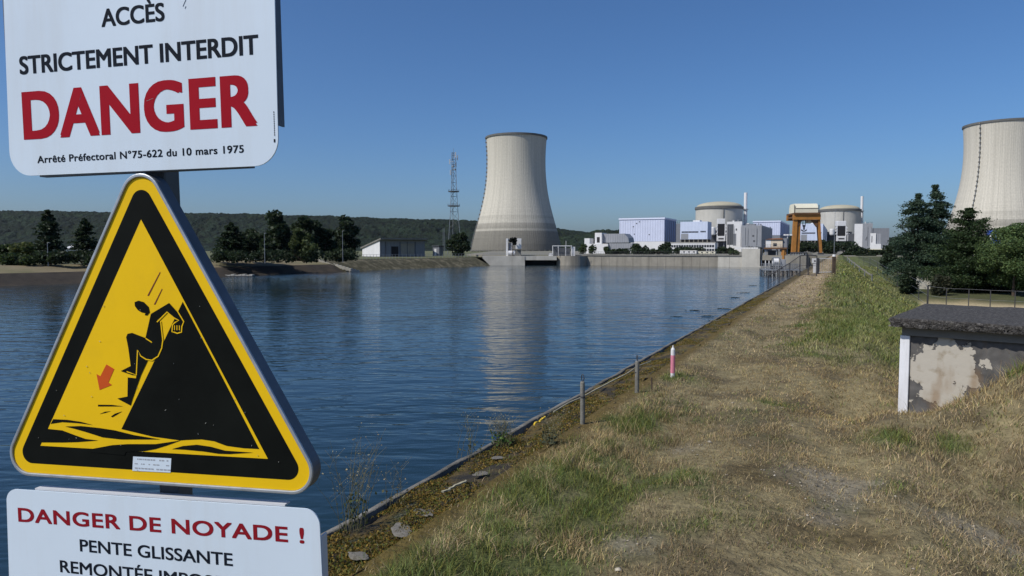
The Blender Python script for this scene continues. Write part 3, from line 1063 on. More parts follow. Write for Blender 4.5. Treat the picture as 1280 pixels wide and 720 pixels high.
def valve_tower(px0, px1, yt, y1, y2, yb, d, label):
    S = Site((px0 + px1) / 2, d, rot=ROT * .5)
    w = (S.x(px1) - S.x(px0)) / 2
    t = S.thing('valve_tower', label, 'plant tower', 'white framed valve towers in front of the reactors')
    H, z1, z2, z3 = S.h(yt), S.h(y1), S.h(y2), S.h(yb)
    G().box(-w * .9, w * .9, 0, 10, z1, H).obj('top_block', M['white'], t, bevel=.3)
    G().box(-w * .78, w * .78, .5, 9.5, z2, z1 - .02).obj('louvre', M['black'], t)
    for sx in (-1, 1):
        g = G().box(sx * w * .9 - w * .1, sx * w * .9 + w * .1, 0.1, 2, z2 - .02, z1 - .03)
        for k in range(3):
            zz = z2 + (z1 - z2) * (.15 + .3 * k)
            g.box(sx * w * 1.05 - w * .14, sx * w * 1.05 + w * .14, -.2, 2.2, zz, zz + (z1 - z2) * .12)
        g.obj('column', M['white'], t)
    lb_ = G().box(-w, w, -.4, 9, z3, z2 - .05).obj('lower_block', M['white'], t, bevel=.3)
    G().box(-w * .6, w * .6, -.46, -.38, z3 + (z2 - z3) * .35, z3 + (z2 - z3) * .6).obj('opening', M['black'], lb_)
    g = G()
    for sx in (-.7, .7):
        g.box(sx * w - .6, sx * w + .6, 2, 3.2, 0, z3 - .02)
    g.obj('support', M['grey_mid'], t)
    G().box(-w * 2.4, w * 2.3, 3.5, 12, 0, z1 * .78).obj('pipe_gallery', M['grey_dark'], t)
    g = G()
    g.lathe([(.02, z2 + 1), (2.2, z2 + 1), (2.6, z2 + 2), (2.6, z1 - 4), (2.2, z1 - 3), (.02, z1 - 3)], 20, cx=-w * 1.9, cy=.5)
    g.obj('tank', M['white'], t, smooth=False)
    g = G()
    for k in range(3):
        g.tube([(w * (1.3 + .3 * k), .5, z3), (w * (1.3 + .3 * k), .5, z2 + 4 - k)], .4, 6)
    g.obj('pipe', M['white'], t)


valve_tower(895.6, 906.5, 273.3, 280, 295, 301.6, 690, 'white framed valve tower with a black louvre in front of the first reactor')
valve_tower(1045, 1057.5, 276.2, 282.5, 295, 301.5, 760, 'white framed valve tower with a black louvre in front of the second reactor')

# auxiliary blocks
FIT = []
S = Site(927, 640)
t = S.thing('auxiliary_block', 'white faced auxiliary block with a dark grey recess right of the first valve tower', 'building')
H = S.h(276.8)
x = S.x
G().box(x(908), 0, 0, 14, 0, H).obj('wall', M['white'], t)
G().box(x(908.6), x(916.5), -.08, .02, S.h(306), S.h(280)).obj('grey_panel', M['grey_dark'], t)
G().box(x(916), x(920), -.07, .02, S.h(307), S.h(292)).obj('grey_panel', M['grey_mid'], t)
FIT.append((S, t, x(909), -.3, 14, H, 901))
S = Site(951.5, 560)
t = S.thing('auxiliary_block', 'tall plain grey clad block directly behind the square concrete pier', 'building')
x = S.x
G().box(x(926.8), 0, 0, S.y(965), 0, S.h(281.5)).obj('wall', M['grey_wall'], t)
G().box(.02, .3, .5, S.y(964) - .4, 0, S.h(283.5)).obj('shaded_side_panel', M['grey_mid'], t)  # darker grey carries the shade of this right side in its colour
G().box(x(931), x(943), 3, 9, S.h(281.5) + .01, S.h(279.5)).obj('roof_unit', M['grey_wall'], t)
FIT.append((S, t, x(927.5), -.3, 12, S.h(281.5), 902))
S = Site(1077.5, 660)
t = S.thing('auxiliary_block', 'stepped grey block with a bright white left edge right of the second reactor', 'building')
x = S.x
G().box(x(1067.5), -.02, .4, 12, 0, S.h(279.7)).obj('white_end', M['white'], t)
G().box(0, x(1090), 0, 14, 0, S.h(279.2)).obj('wall', M['grey_wall'], t)
G().box(x(1090) + .02, x(1111), 1, 16, 0, S.h(285.4)).obj('lower_wing', M['grey_mid'], t)
G().box(x(1060), x(1067.5) - .05, 1.5, 10, 0, S.h(292)).obj('side_wing', M['grey_dark'], t)
FIT.append((S, t, .3, x(1089.5), 14, S.h(279.2), 903))
S = Site(1094.5, 520)
t = S.thing('transformer_house', 'small bright white annex with a stepped roof in front of the stepped grey block', 'building')
x = S.x
G().box(x(1087.5), x(1101), 0, 6, 0, S.h(305)).obj('lower_part', M['white'], t)
G().box(x(1087.6), x(1094.5), .3, 5.5, S.h(305) + .01, S.h(291.5)).obj('upper_part', M['white'], t)
G().box(x(1094.5) + .01, x(1101), 1.2, 5.5, S.h(305) + .01, S.h(292)).obj('side_wall', M['grey_wall'], t)
G().box(x(1089), x(1090), .22, .31, S.h(303), S.h(295)).obj('door', M['grey_dark'], t)
S = Site(1095, 430)
t = S.thing('yellow_container', 'long yellow shed below the small white annex', 'shed')
x = S.x
G().box(x(1085.5), x(1104), 0, 3, 0, S.h(312)).obj('wall', M['yellow'], t)
G().box(x(1085), x(1104.5), -.3, 3.3, S.h(312) + .01, S.h(311)).obj('roof', M['cream'], t)
G().box(x(1090), x(1093), -.05, .02, 0.2, S.h(313)).obj('door', M['grey_dark'], t)
S = Site(1080, 420)
t = S.thing('grey_shed', 'low pale grey green shed left of the long yellow shed', 'shed')
x = S.x
G().box(x(1076), x(1085), 0, 4, 0, S.h(312.5)).obj('wall', M['grey_wall'], t)
G().prism_x([(-.3, S.h(312.5) + .01), (4.3, S.h(312.5) + .01), (2, S.h(310.8))], x(1075.6), x(1085.3)).obj('roof', M['concrete_light'], t)

def fittings(S, t, xl, xr, dp, H, seed, pipes=3, units=2, lou=2, rail=True):
    """roof plant, handrail, louvres and pipes on a plant block"""
    rg = np.random.default_rng(seed)
    w = xr - xl
    for i in range(units):
        a = xl + w * (.12 + .76 * (i + rg.uniform(.1, .6)) / units)
        b = rg.uniform(.06, .14) * w
        G().box(a, a + b, dp * .3, dp * .3 + b * 1.2, H + .005, H + rg.uniform(.8, 2.2)).obj('roof_unit', M['grey_wall' if rg.random() < .5 else 'white'], t)
    if rail:
        g = G()
        n = max(6, int(w / 2.2))
        for i in range(n + 1):
            g.tube([(xl + w * i / n, .25, H), (xl + w * i / n, .25, H + 1.1)], .06, 4)
        for z in (.55, 1.1):
            g.tube([(xl, .25, H + z), (xr, .25, H + z)], .06, 4)
        g.obj('railing', M['steel_dark'], t)
    for i in range(lou):
        a = xl + w * rg.uniform(.08, .75)
        z = H * rg.uniform(.3, .8)
        G().box(a, a + w * .1, -.05, .03, z, z + H * .07).obj('louvre', M['grey_dark'], t)
    for i in range(pipes):
        a = xl + w * rg.uniform(.03, .97)
        g = G()
        z0 = H * rg.uniform(.0, .3)
        g.tube([(a, -.3, z0), (a, -.3, H * rg.uniform(.7, 1.0)), (a, .6, H + .6)], .16, 6)
        g.obj('pipe', M['steel'], t)


for S_, t_, xa_, xb_, dp_, H_, sd_ in FIT:
    fittings(S_, t_, xa_, xb_, dp_, H_, sd_)

# containers and a van on the quay road
def container(px0, px1, yt, d, m, label):
    S = Site(px1, d)
    t = S.thing('site_container', label, 'container', 'long low containers on the quay')
    w = -S.x(px0)
    H = S.h(yt)
    bd = G().box(-w, 0, 0, 2.6, 0.15, H).obj('body', m, t)
    G().box(-w - .05, .05, -.05, 2.65, H, H + .12).obj('roof', M['concrete_light'], t)
    g = G()
    for i in range(3):
        g.box(-w * (.2 + .3 * i), -w * (.1 + .3 * i), -.04, .02, H * .45, H * .8)
    g.obj('window', M['dark_glass'], bd)
    g = G()
    for i in range(5):
        g.box(-w + w * i / 4.2, -w + w * i / 4.2 + .3, .3, 2.2, 0, .14)
    g.obj('footing', M['concrete_dark'], t)


container(850, 870.5, 313.2, 300, M['white'], 'long white container on the quay below the low white office')
container(872, 894, 314.2, 298, M['cream'], 'long pale yellow container on the quay right of the white one')

S = Site(798, 292)
t = S.thing('delivery_van', 'small white van parked on the quay below the long turbine hall', 'van')
w = -S.x(784)
sc_ = w / 5.2
prof = [(-w, .35 * sc_), (0, .35 * sc_), (0, 1.0 * sc_), (-.02 * w, 2.15 * sc_), (-.66 * w, 2.2 * sc_), (-.82 * w, 1.4 * sc_), (-.99 * w, 1.15 * sc_)]
G().prism(prof, 0, 2.0).obj('body', M['white'], t, bevel=.08)
G().prism([(-.64 * w, 1.4 * sc_), (-.64 * w, 2.0 * sc_), (-.7 * w, 1.9 * sc_), (-.8 * w, 1.42 * sc_)], -.02, 2.02).obj('window', M['dark_glass'], t)
for fx in (-.2, -.8):
    for yy in (-.03, 1.75):
        g = G()
        g.tube([(fx * w, yy, .36 * sc_), (fx * w, yy + .28, .36 * sc_)], .36 * sc_, 16)
        wh = g.obj('wheel', M['black'], t)

# ------------------------------------------------------------------ cooling towers
def tower_mat():
    m = bpy.data.materials.new('cooling tower concrete')
    nt, N, L, P = nodes_of(m)
    P.inputs['Roughness'].default_value = 0.95
    P.inputs['Specular IOR Level'].default_value = 0.2
    uv = N.new('ShaderNodeUVMap'); uv.uv_map = 'UVMap'
    sp = N.new('ShaderNodeSeparateXYZ')
    L.new(uv.outputs['UV'], sp.inputs[0])

    def noise(sx, sy, det=6, rough=.6):
        mp = N.new('ShaderNodeMapping'); mp.inputs['Scale'].default_value = (sx, sy, 1)
        L.new(uv.outputs['UV'], mp.inputs['Vector'])
        n = N.new('ShaderNodeTexNoise'); n.inputs['Scale'].default_value = 1; n.inputs['Detail'].default_value = det; n.inputs['Roughness'].default_value = rough
        L.new(mp.outputs['Vector'], n.inputs['Vector'])
        return n.outputs['Fac']

    def ramp(x, stops):
        r = N.new('ShaderNodeValToRGB')
        e = r.color_ramp.elements
        e[0].position, e[0].color = stops[0][0], (stops[0][1],) * 3 + (1,)
        e[1].position, e[1].color = stops[-1][0], (stops[-1][1],) * 3 + (1,)
        for p_, c_ in stops[1:-1]:
            k = e.new(p_); k.color = (c_,) * 3 + (1,)
        L.new(x, r.inputs['Fac'])
        return r.outputs['Color']

    def mul(a, b):
        v = N.new('ShaderNodeMixRGB'); v.blend_type = 'MULTIPLY'; v.inputs['Fac'].default_value = 1
        L.new(a, v.inputs['Color1']); L.new(b, v.inputs['Color2'])
        return v.outputs['Color']
    # u in degrees/360*100, v = height fraction
    streaks = ramp(noise(2.2, .8, 8, .75), [(.3, .70), (.55, 1.0), (.8, 1.06)])
    fine = ramp(noise(6.0, 40.0, 5, .7), [(.25, .89), (.75, 1.07)])
    bands = ramp(noise(.03, 75.0, 3, .8), [(.3, .82), (.5, 1.0), (.7, 1.05)])
    bfade = ramp(sp.outputs['Y'], [(.0, 0.0), (.24, .1), (.45, .75), (.7, 1.0)])
    one = N.new('ShaderNodeMixRGB'); one.inputs['Color2'].default_value = (1, 1, 1, 1)
    L.new(bfade, one.inputs['Fac']); L.new(bands, one.inputs['Color1'])
    # dirty skirt and the two repair bands above it
    skirt = ramp(sp.outputs['Y'], [(.0, .34), (.165, .40), (.172, .74), (.185, .74), (.19, .50), (.235, .64), (.24, .90), (.30, .82), (.305, .96), (.45, 1.0)])
    blocks = ramp(noise(3.0, 60, 1, .3), [(.35, .93), (.65, 1.04)])
    c = mul(mul(mul(streaks, fine), one.outputs['Color']), mul(skirt, blocks))
    base = N.new('ShaderNodeRGB'); base.outputs[0].default_value = (0.54, 0.51, 0.435, 1)
    L.new(mul(base.outputs[0], c), P.inputs['Base Color'])
    # shallow meridian ribs
    mu = N.new('ShaderNodeMath'); mu.operation = 'MULTIPLY'; mu.inputs[1].default_value = 2 * PI * 1.2
    L.new(sp.outputs['X'], mu.inputs[0])
    si = N.new('ShaderNodeMath'); si.operation = 'SINE'
    L.new(mu.outputs[0], si.inputs[0])
    b = N.new('ShaderNodeBump'); b.inputs['Distance'].default_value = .25; b.inputs['Strength'].default_value = .16
    L.new(si.outputs[0], b.inputs['Height'])
    L.new(b.outputs['Normal'], P.inputs['Normal'])
    return m


TM = tower_mat()


def cooling_tower(X, Y, H, stair_az, label, z0):
    t = thing('cooling_tower', label, 'cooling tower', (X, Y, z0), 0, 'concrete cooling towers')
    # (height fraction, radius)
    pr = [(0, 63.2), (.05, 62.0), (.1, 60.2), (.15, 58.2), (.2, 56.0), (.26, 53.2), (.32, 50.6), (.4, 47.4), (.48, 44.7), (.56, 42.7), (.64, 41.3), (.72, 40.5), (.8, 40.3), (.88, 40.6), (.95, 41.3), (1, 42.0)]
    seg = 128
    hh = np.linspace(0, 1, 60)
    rr = np.interp(hh, [p[0] for p in pr], [p[1] for p in pr])
    for _ in range(3):
        rr[1:-1] = (rr[:-2] + 2 * rr[1:-1] + rr[2:]) / 4
    a = np.linspace(0, 2 * PI, seg + 1)
    V_ = np.stack([rr[:, None] * np.cos(a)[None], rr[:, None] * np.sin(a)[None], np.repeat(hh[:, None] * H, seg + 1, 1)], -1).reshape(-1, 3)
    UVs = np.stack([np.repeat(a[None] / (2 * PI) * 100, 60, 0), np.repeat(hh[:, None], seg + 1, 1)], -1).reshape(-1, 2)
    idx = np.arange(60 * (seg + 1)).reshape(60, seg + 1)
    q = np.stack([idx[:-1, :-1], idx[:-1, 1:], idx[1:, 1:], idx[1:, :-1]], -1).reshape(-1, 4)
    sh = np_mesh('shell', V_, quads=q, mat=TM, parent=t, smooth=True, uv=UVs)
    G().lathe([(41.0, H * .02), (39.2, H * .8), (40.8, H - .3)], 96).obj('inner_wall', M['concrete_dark'], sh, smooth=True)
    G().lathe([(40.7, H), (42.0, H - 1.6), (42.9, H - 1.6), (42.9, H + .9), (40.7, H + .9), (40.7, H)], 128).obj('rim', M['ring_dark'], t)
    # stair with landings on the outside
    g, r_ = G(), lambda z: float(np.interp(z / H, hh, rr))
    ca, sa = math.cos(stair_az), math.sin(stair_az)
    pts = []
    n = 26
    g2 = G()
    for i in range(n + 1):
        z = 3 + (H - 4) * i / n
        rad = r_(z) + 1.1
        pts.append((ca * rad, sa * rad, z))
        tx, ty = -sa, ca
        cx, cy = ca * rad, sa * rad
        k = len(g2.v)
        for dz in (0, 1.9):
            for (p, q_) in ((-.8, -1.2), (.8, -1.2), (.8, .7), (-.8, .7)):
                g2.v.append((cx + tx * p + ca * q_, cy + ty * p + sa * q_, z + dz - 1))
        g2.f += [tuple(k + j for j in f_) for f_ in ((3, 2, 1, 0), (4, 5, 6, 7), (0, 1, 5, 4), (1, 2, 6, 5), (2, 3, 7, 6), (3, 0, 4, 7))]
    g.tube(pts, .35, 5)
    ld = g.obj('ladder', M['steel'], t)
    g2.obj('landing', M['concrete_dark'], ld)
    # raking support columns at the foot
    g = G()
    for i in range(44):
        b0, b1 = 2 * PI * i / 44, 2 * PI * (i + .5) / 44
        for b2 in (b1, b1 - 2 * PI / 44):
            g.tube([(64.6 * math.cos(b0), 64.6 * math.sin(b0), -3), (63.4 * math.cos(b2), 63.4 * math.sin(b2), .6)], .5, 5)
    g.obj('support_column', M['concrete_dark'], t)
    return t


cooling_tower(xat(645.5, 957), 957, zat(165.3, 915) - 0.5 - .9, R(188), 'complete cooling tower standing behind the lake, left of the reactors', 0.5)
cooling_tower(xat(1247.5, 862), 862, zat(147, 820) - 0.5 - .9, R(202), 'nearer cooling tower cut off by the right edge of the photo, behind the dark trees', 0.5)

# ------------------------------------------------------------------ lattice mast
d = 330
t = thing('lattice_mast', 'tall slim steel lattice mast with aerials left of the complete cooling tower', 'mast', (xat(567.5, d), d, -0.6), R(15))
H = zat(191, d) + .6
def mast_w(z):
    u = z / H
    return 3.0 * (1 - u) ** 1.9 + 1.1
g = G()
cs = [(math.cos(a), math.sin(a)) for a in (R(90), R(210), R(330))]
lv = [H * (1 - (1 - i / 15) ** 1.35) for i in range(16)]
for cx, cy in cs:
    g.tube([(cx * mast_w(z), cy * mast_w(z), z) for z in lv], .13, 5)
    g.obj('leg', M['steel'], t)
    g = G()
for i in range(15):
    for k in range(3):
        c0, c1 = cs[k], cs[(k + 1) % 3]
        w0, w1 = mast_w(lv[i]), mast_w(lv[i + 1])
        a, b = (c0, c1) if i % 2 else (c1, c0)
        g.tube([(a[0] * w0, a[1] * w0, lv[i]), (b[0] * w1, b[1] * w1, lv[i + 1])], .06, 4)
        g.tube([(c0[0] * w1, c0[1] * w1, lv[i + 1]), (c1[0] * w1, c1[1] * w1, lv[i + 1])], .055, 4)
g.obj('bracing', M['steel_dark'], t)
for yy, r in ((240, 2.6), (258, 2.9)):
    z = zat(yy, d) + .6
    g = G().lathe([(.5, z), (r, z), (r, z + .35), (.5, z + .35)], 12)
    for a in range(12):
        g.tube([(r * math.cos(a * PI / 6), r * math.sin(a * PI / 6), z), (r * math.cos(a * PI / 6), r * math.sin(a * PI / 6), z + 1.2)], .05, 4)
    g.obj('platform', M['steel_dark'], t)
random.seed(5)
for yy in (194, 197, 202, 206, 209, 213, 216):
    z = zat(yy, d) + .6
    a = random.uniform(2.5, 6.6)
    g = G()
    cx, cy = 1.9 * math.cos(a), 1.9 * math.sin(a)
    if random.random() < .45:
        g.lathe([(.02, z - .1), (.7, z - .1), (.7, z + .5), (.02, z + .5)], 12, cx=cx, cy=cy)
    else:
        g.box(cx - .22, cx + .22, cy - .2, cy + .2, z - 1.2, z + 1.2)
    g.tube([(0, 0, z), (cx, cy, z)], .07, 4)
    g.obj('aerial', M['steel'] if random.random() < .6 else M['white'], t)
G().tube([(0, 0, H - .5), (0, 0, H + 2.2)], .07, 5).obj('spike', M['steel'], t)
g = G()
for sx in (-1, 1):
    g.tube([(sx * .28 - 5.3, -2, 0), (sx * .28 - 5.3, -2, 12.5)], .09, 5)
g.obj('cable_ladder', M['steel'], t)

# ------------------------------------------------------------------ shed on the left bank
S = Site(475, 250, LB + .1, rot=R(30))
t = S.thing('pump_shed', 'shed with a slanting flat roof and bright white end wall on the left bank', 'shed')
w = S.x(531)
dp = S.y(453)
H = S.h(300.5)
hr = S.h(310.5, 0, dp)
G().prism_x([(0, 0), (dp, 0), (dp, hr), (0, H)], .001, w).obj('wall', M['grey_mid'], t)  # wall colour darkened to carry the shade under the roof overhang
G().prism_x([(0.02, 0), (dp - .02, 0), (dp - .02, hr), (.02, H)], -.05, 0).obj('end_wall', M['white'], t)
ov = 2.2
sl_ = (H - hr) / dp
G().prism_x([(-ov, H + sl_ * ov), (dp + 1, hr - sl_), (dp + 1, hr - sl_ + .55), (-ov, H + sl_ * ov + .55)], -.5, w + .6).obj('roof', M['concrete_dark'], t)
G().box(S.x(489), S.x(498), -.05, .02, 0, S.h(308)).obj('door', M['black'], t)
g = G()
for px in (482, 500, 509, 519):
    g.box(S.x(px) - .12, S.x(px) + .12, -.1, .02, 0, H - .4)
g.obj('post', M['grey_dark'], t)
G().box(S.x(501), S.x(518), -.04, .02, H * .1, H * .82).obj('panel', M['concrete'], t)

# utility cabinet and hut beside the shed
S = Site(547, 262, -0.7)
t = S.thing('switch_hut', 'small dark hut with antenna boxes between the slant roofed shed and the lattice mast', 'hut')
G().box(S.x(541), S.x(549), 0, 3, 0, S.h(308)).obj('wall', M['grey_mid'], t)
G().box(S.x(540.4), S.x(549.5), -.3, 3.3, S.h(308) + .01, S.h(307)).obj('roof', M['grey_dark'], t)
G().box(S.x(543), S.x(545.5), -.04, .02, .1, S.h(311)).obj('door', M['white'], t)

# ------------------------------------------------------------------ water intake at the far side of the lake
S = Site(696, 243, WATER, rot=R(-2))
x = S.x
t = S.thing('water_intake', 'concrete water intake with a dark wide opening below the complete cooling tower', 'water intake')
hd = S.h(320.0)
G().prism([(x(617), -1.5), (x(656), -1.5), (x(656), hd), (x(603), hd), (x(603), hd - .7)], 0, 9).obj('wing_wall', M['concrete_light'], t)
G().box(x(656) + .01, x(696) - .01, .2, 8.5, S.h(325.2), hd - .02).obj('deck_beam', M['concrete_light'], t)
G().box(x(656) + .02, x(696) - .02, 4.5, 8.4, -1.5, S.h(325.2) - .02).obj('opening', M['black'], t)
g = G()
r = (x(735) - x(696)) / 2 * 1.02
g.lathe([(r, -1.5), (r, hd + .02)], 40, cx=x(696) + r, cy=r * .8, cap_top=True)
g.obj('round_bastion', M['concrete'], t, smooth=False)
g = G()
for i in range(40):
    xx = x(604) + (x(732) - x(604)) * i / 39
    g.tube([(xx, .5, hd), (xx, .5, hd + 1.05)], .035, 4)
for z in (.55, 1.05):
    g.tube([(x(604), .5, hd + z), (x(732), .5, hd + z)], .035, 4)
g.obj('railing', M['steel'], t)

deck = WATER + hd
S2 = Site(642, 247.5, deck, rot=R(-2))
x = S2.x
t = S2.thing('screen_house', 'small white framed machine house standing on the water intake behind a dark bush', 'machine house')
H = S2.h(298)
G().box(x(632.5), x(635), 0, 3, 0, H).obj('frame_column', M['white'], t)
G().box(x(644.5), x(651.5), 0, 3, S2.h(311), H).obj('cabinet', M['white'], t)
G().box(x(635.6), x(641), .6, 3, S2.h(314), S2.h(303.5)).obj('machine', M['grey_wall'], t)
G().box(x(633), x(651), 1.2, 2.9, 0, S2.h(312)).obj('base', M['concrete_dark'], t)
G().box(x(635) + .02, x(644.5) - .02, 2.4, 2.9, S2.h(300.6), H - .2).obj('beam', M['grey_mid'], t)
g = G()
g.tube([(x(635.5), -.9, .95), (x(644), -.9, .95)], .93, 20)
tk = thing('water_tank', 'white drum tank lying on the water intake in front of the machine house', 'tank', (S2.c.x, S2.c.y, deck), S2.rot)
g.obj('drum', M['white'], tk, smooth=False)
g = G()
for px in (637, 642.5):
    g.box(x(px) - .25, x(px) + .25, -1.6, -.2, 0, .35)
g.obj('saddle', M['concrete_dark'], tk)
tree('leafy_tree', 'small very dark bush growing in front of the machine house on the water intake', 'tree', (xat(640.5, 245.6), 245.6, deck), zat(293.5, 245.6) - deck, 1.7, 'broad', (0.012, 0.016, 0.012), 900, 0.28, 131, low=.5, lobes=9)
S2 = Site(686, 246, deck, rot=R(-2))
x = S2.x
t = S2.thing('canopy_frame', 'white pipe canopy frame with cabinets and thin mast on the water intake', 'canopy')
g = G()
H = S2.h(307.5)
for px in (691, 698, 707, 714.5):
    for yy in (0, 3):
        g.tube([(x(px), yy, 0), (x(px), yy, H)], .09, 5)
for yy in (0, 3):
    g.tube([(x(691), yy, H), (x(715), yy, H)], .14, 5)
for px in (691, 714.5):
    g.tube([(x(px), 0, H), (x(px), 3, H)], .14, 5)
g.obj('frame', M['white'], t)
G().tube([(x(707.5), .2, 0), (x(707.5), .2, S2.h(301))], .08, 5).obj('mast', M['white'], t)
G().box(x(714), x(719), .3, 2.7, 0, S2.h(308.5)).obj('cabinet', M['white'], t, bevel=.05)
G().box(x(692), x(713), 1.2, 2.6, 0, S2.h(310)).obj('machine', M['grey_dark'], t)
G().prism([(x(685.5), 0), (x(691), 0), (x(690), 1.1), (x(687), .9)], -.8, .7).obj('cover', M['white'], t)

# ------------------------------------------------------------------ quay wall and what stands on it
def quay_pt(px, y_off=0.0):
    pA = Vector((xat(735, 245), 245))
    pB = Vector((xat(950, 219), 219))
    k = (px - 640) / F * CP
    dvec = pB - pA
    w = (k * pA.y - pA.x) / (dvec.x - k * dvec.y)
    return pA + dvec * w
qa, qb = quay_pt(733), quay_pt(1009)
qrot = math.atan2((qb - qa).y, (qb - qa).x)
QL = (qb - qa).length
def qx(px): return (quay_pt(px) - qa).length
t = thing('quay_wall', 'long grey concrete quay wall across the far end of the lake with one bright white section', 'quay wall', (qa.x, qa.y, WATER), qrot)
hq = zat(319.0, 232) - WATER
g = G()
n = 16
xs = [qx(733) + (qx(897.3) - qx(733)) * i / n for i in range(n + 1)]
for i in range(n):
    g.box(xs[i] + .03, xs[i + 1] - .03, 0, 3, -1.5, hq - .3)
g.obj('wall_panel', M['concrete'], t)
G().box(qx(897.3) + .03, qx(912), -.05, 3, -1.5, hq - .3).obj('white_panel', M['concrete_light'], t)
G().box(qx(912) + .06, qx(927.5), -.05, 3, -1.5, hq - .3).obj('white_panel', M['concrete_light'], t)
G().box(-.3, qx(927.5), -.25, 3.2, hq - .29, hq + .05).obj('coping', M['concrete_dark'], t)
g = G()
x0, x1 = qx(951), qx(1008)
for za, zb, yy in ((-1.5, zat(333, 218) - WATER, 0), (zat(325.3, 218) - WATER, hq + .1, 0)):
    g.box(x0, qx(972), yy, 3, za, zb)
g.box(qx(972) + .02, x1, 0, 3, -1.5, hq + .05)
g.obj('sluice_wall', M['concrete'], t)
G().box(x0 + .02, qx(972) - .02, 1.6, 2.9, zat(333, 218) - WATER + .02, zat(325.3, 218) - WATER - .02).obj('sluice_opening', M['black'], t)
g = G()
for px in (952, 957, 961.5, 966, 971):
    g.box(qx(px) - .12, qx(px) + .12, .1, .5, zat(333, 218) - WATER + .02, zat(325.3, 218) - WATER - .02)
g.obj('sluice_post', M['white'], t)
G().box(x0 - .6, qx(970), -1.0, -.05, zat(334, 217) - WATER, zat(333, 217) - WATER).obj('sill', M['concrete_light'], t)
g = G()
npost = 60
for i in range(npost):
    xx = 1 + (qx(926) - 2) * i / (npost - 1)
    g.tube([(xx, .4, hq + .05), (xx, .4, hq + 1.15)], .035, 4)
for z in (.6, 1.15):
    g.tube([(1, .4, hq + z), (qx(926) - 1, .4, hq + z)], .035, 4)
g.obj('railing', M['steel_dark'], t)

p = quay_pt(950.5)
t = thing('quay_pier', 'square pale concrete pier rising above the quay wall under the grey clad block', 'pier', (p.x, p.y, WATER), qrot)
w = (quay_pt(950.5) - quay_pt(928)).length
hp = zat(311, 220) - WATER
G().box(-w, 0, -.9, 7, -1.5, hp).obj('block', M['concrete_light'], t)
G().box(-w - 2.4, -.8, .4, 6, hp + .01, hp + .45).obj('deck_slab', M['white'], t)
g = G()
for i in range(12):
    xx = -w + (w) * i / 11
    g.tube([(xx, -.6, hp), (xx, -.6, hp + 1.0)], .04, 4)
g.tube([(-w, -.6, hp + 1), (0, -.6, hp + 1)], .04, 4)
g.obj('railing', M['steel'], t)

# beige control cabin on orange legs
d = 216
S = Site(978, d, PLANT, rot=qrot)
x = S.x
t = S.thing('control_cabin', 'small beige cabin with rust red roof on steel legs left of the crane', 'cabin')
zf, zr_ = S.h(309.3), S.h(299.3)
wl_ = G().box(x(957), x(978), 0, 4.5, zf, zr_).obj('wall', M['beige'], t)
G().box(x(957.2), x(963.5), -.03, .02, zf + .02, zr_ - .02).obj('white_panel', M['white'], wl_)
G().box(x(966.3), x(970.8), -.05, .02, S.h(307.8), S.h(304)).obj('window', M['dark_glass'], t)
G().box(x(978) + .02, x(983.5), .5, 4.3, zf, S.h(297.8)).obj('side_room', M['grey_mid'], t)
G().prism([(x(956.5), zr_ + .01), (x(978.6), zr_ + .01), (x(976), S.h(297.6)), (x(962), S.h(298.2))], -.4, 5).obj('roof', M['rust_roof'], t)
G().box(x(955), x(984), -.5, 5, zf - .5, zf - .02).obj('floor_beam', M['orange_dark'], t)
for px in (957, 970.5):
    for yy in (.2, 4.1):
        G().box(x(px) - .14, x(px) + .14, yy, yy + .28, 0, zf - .52).obj('leg', M['steel'], t)
G().box(x(976.5), x(982.5), 0.2, 1.2, 0, zf - .52).obj('leg', M['orange'], t)
G().box(x(978), x(980.6), -.2, .15, S.h(325), zf - .6).obj('mast', M['orange'], t)
G().box(x(959), x(969), 2.4, 4, 0, zf - .9).obj('machine', M['grey_dark'], t)
g = G()
for i in range(8):
    xx = x(955) + (x(984) - x(955)) * i / 7
    g.tube([(xx, -.45, zf), (xx, -.45, zf + 1)], .035, 4)
g.tube([(x(955), -.45, zf + 1), (x(984), -.45, zf + 1)], .035, 4)
g.obj('railing', M['steel'], t)
lt = S.thing('lamp_mast', 'short white twin lamp mast rising behind the beige control cabin', 'lamp')
g = G()
g.tube([(x(982), 6, 0), (x(982), 6, S.h(293.2))], .12, 6)
g.tube([(x(978), 6, S.h(293.2)), (x(987), 6, S.h(293.2))], .1, 6)
g.obj('pole', M['white'], lt)
for px in (978.5, 982, 986.5):
    G().box(x(px) - .35, x(px) + .35, 5.6, 6.4, S.h(294), S.h(292.3)).obj('lamp_head', M['white'], lt)

# ------------------------------------------------------------------ gantry crane
d = 240
S = Site(991, d, PLANT, rot=R(-8))
x, h = S.x, S.h
t = S.thing('gantry_crane', 'orange portal gantry crane with a cream machinery house and a hanging hook', 'crane')
D = 9.0
zb, zt = h(274), h(268.3)
xl0, xl1, xr0, xr1 = x(990.5), x(1002), x(1019), x(1025)
g = G().box(x(990.5), x(1024.5), -.4, .9, zb - .2, zt)
g.obj('girder', M['orange'], t)
G().box(x(990.5), x(1024.5), D - .9, D + .4, zb - .2, zt).obj('girder', M['orange'], t)
G().box(x(991), x(1024), .92, D - .92, zt - 1.2, zt - .6).obj('deck', M['orange_dark'], t)
G().box(x(991.2), x(1023.5), -.9, D + .9, zt + .01, h(266)).obj('walkway', M['orange_dark'], t)
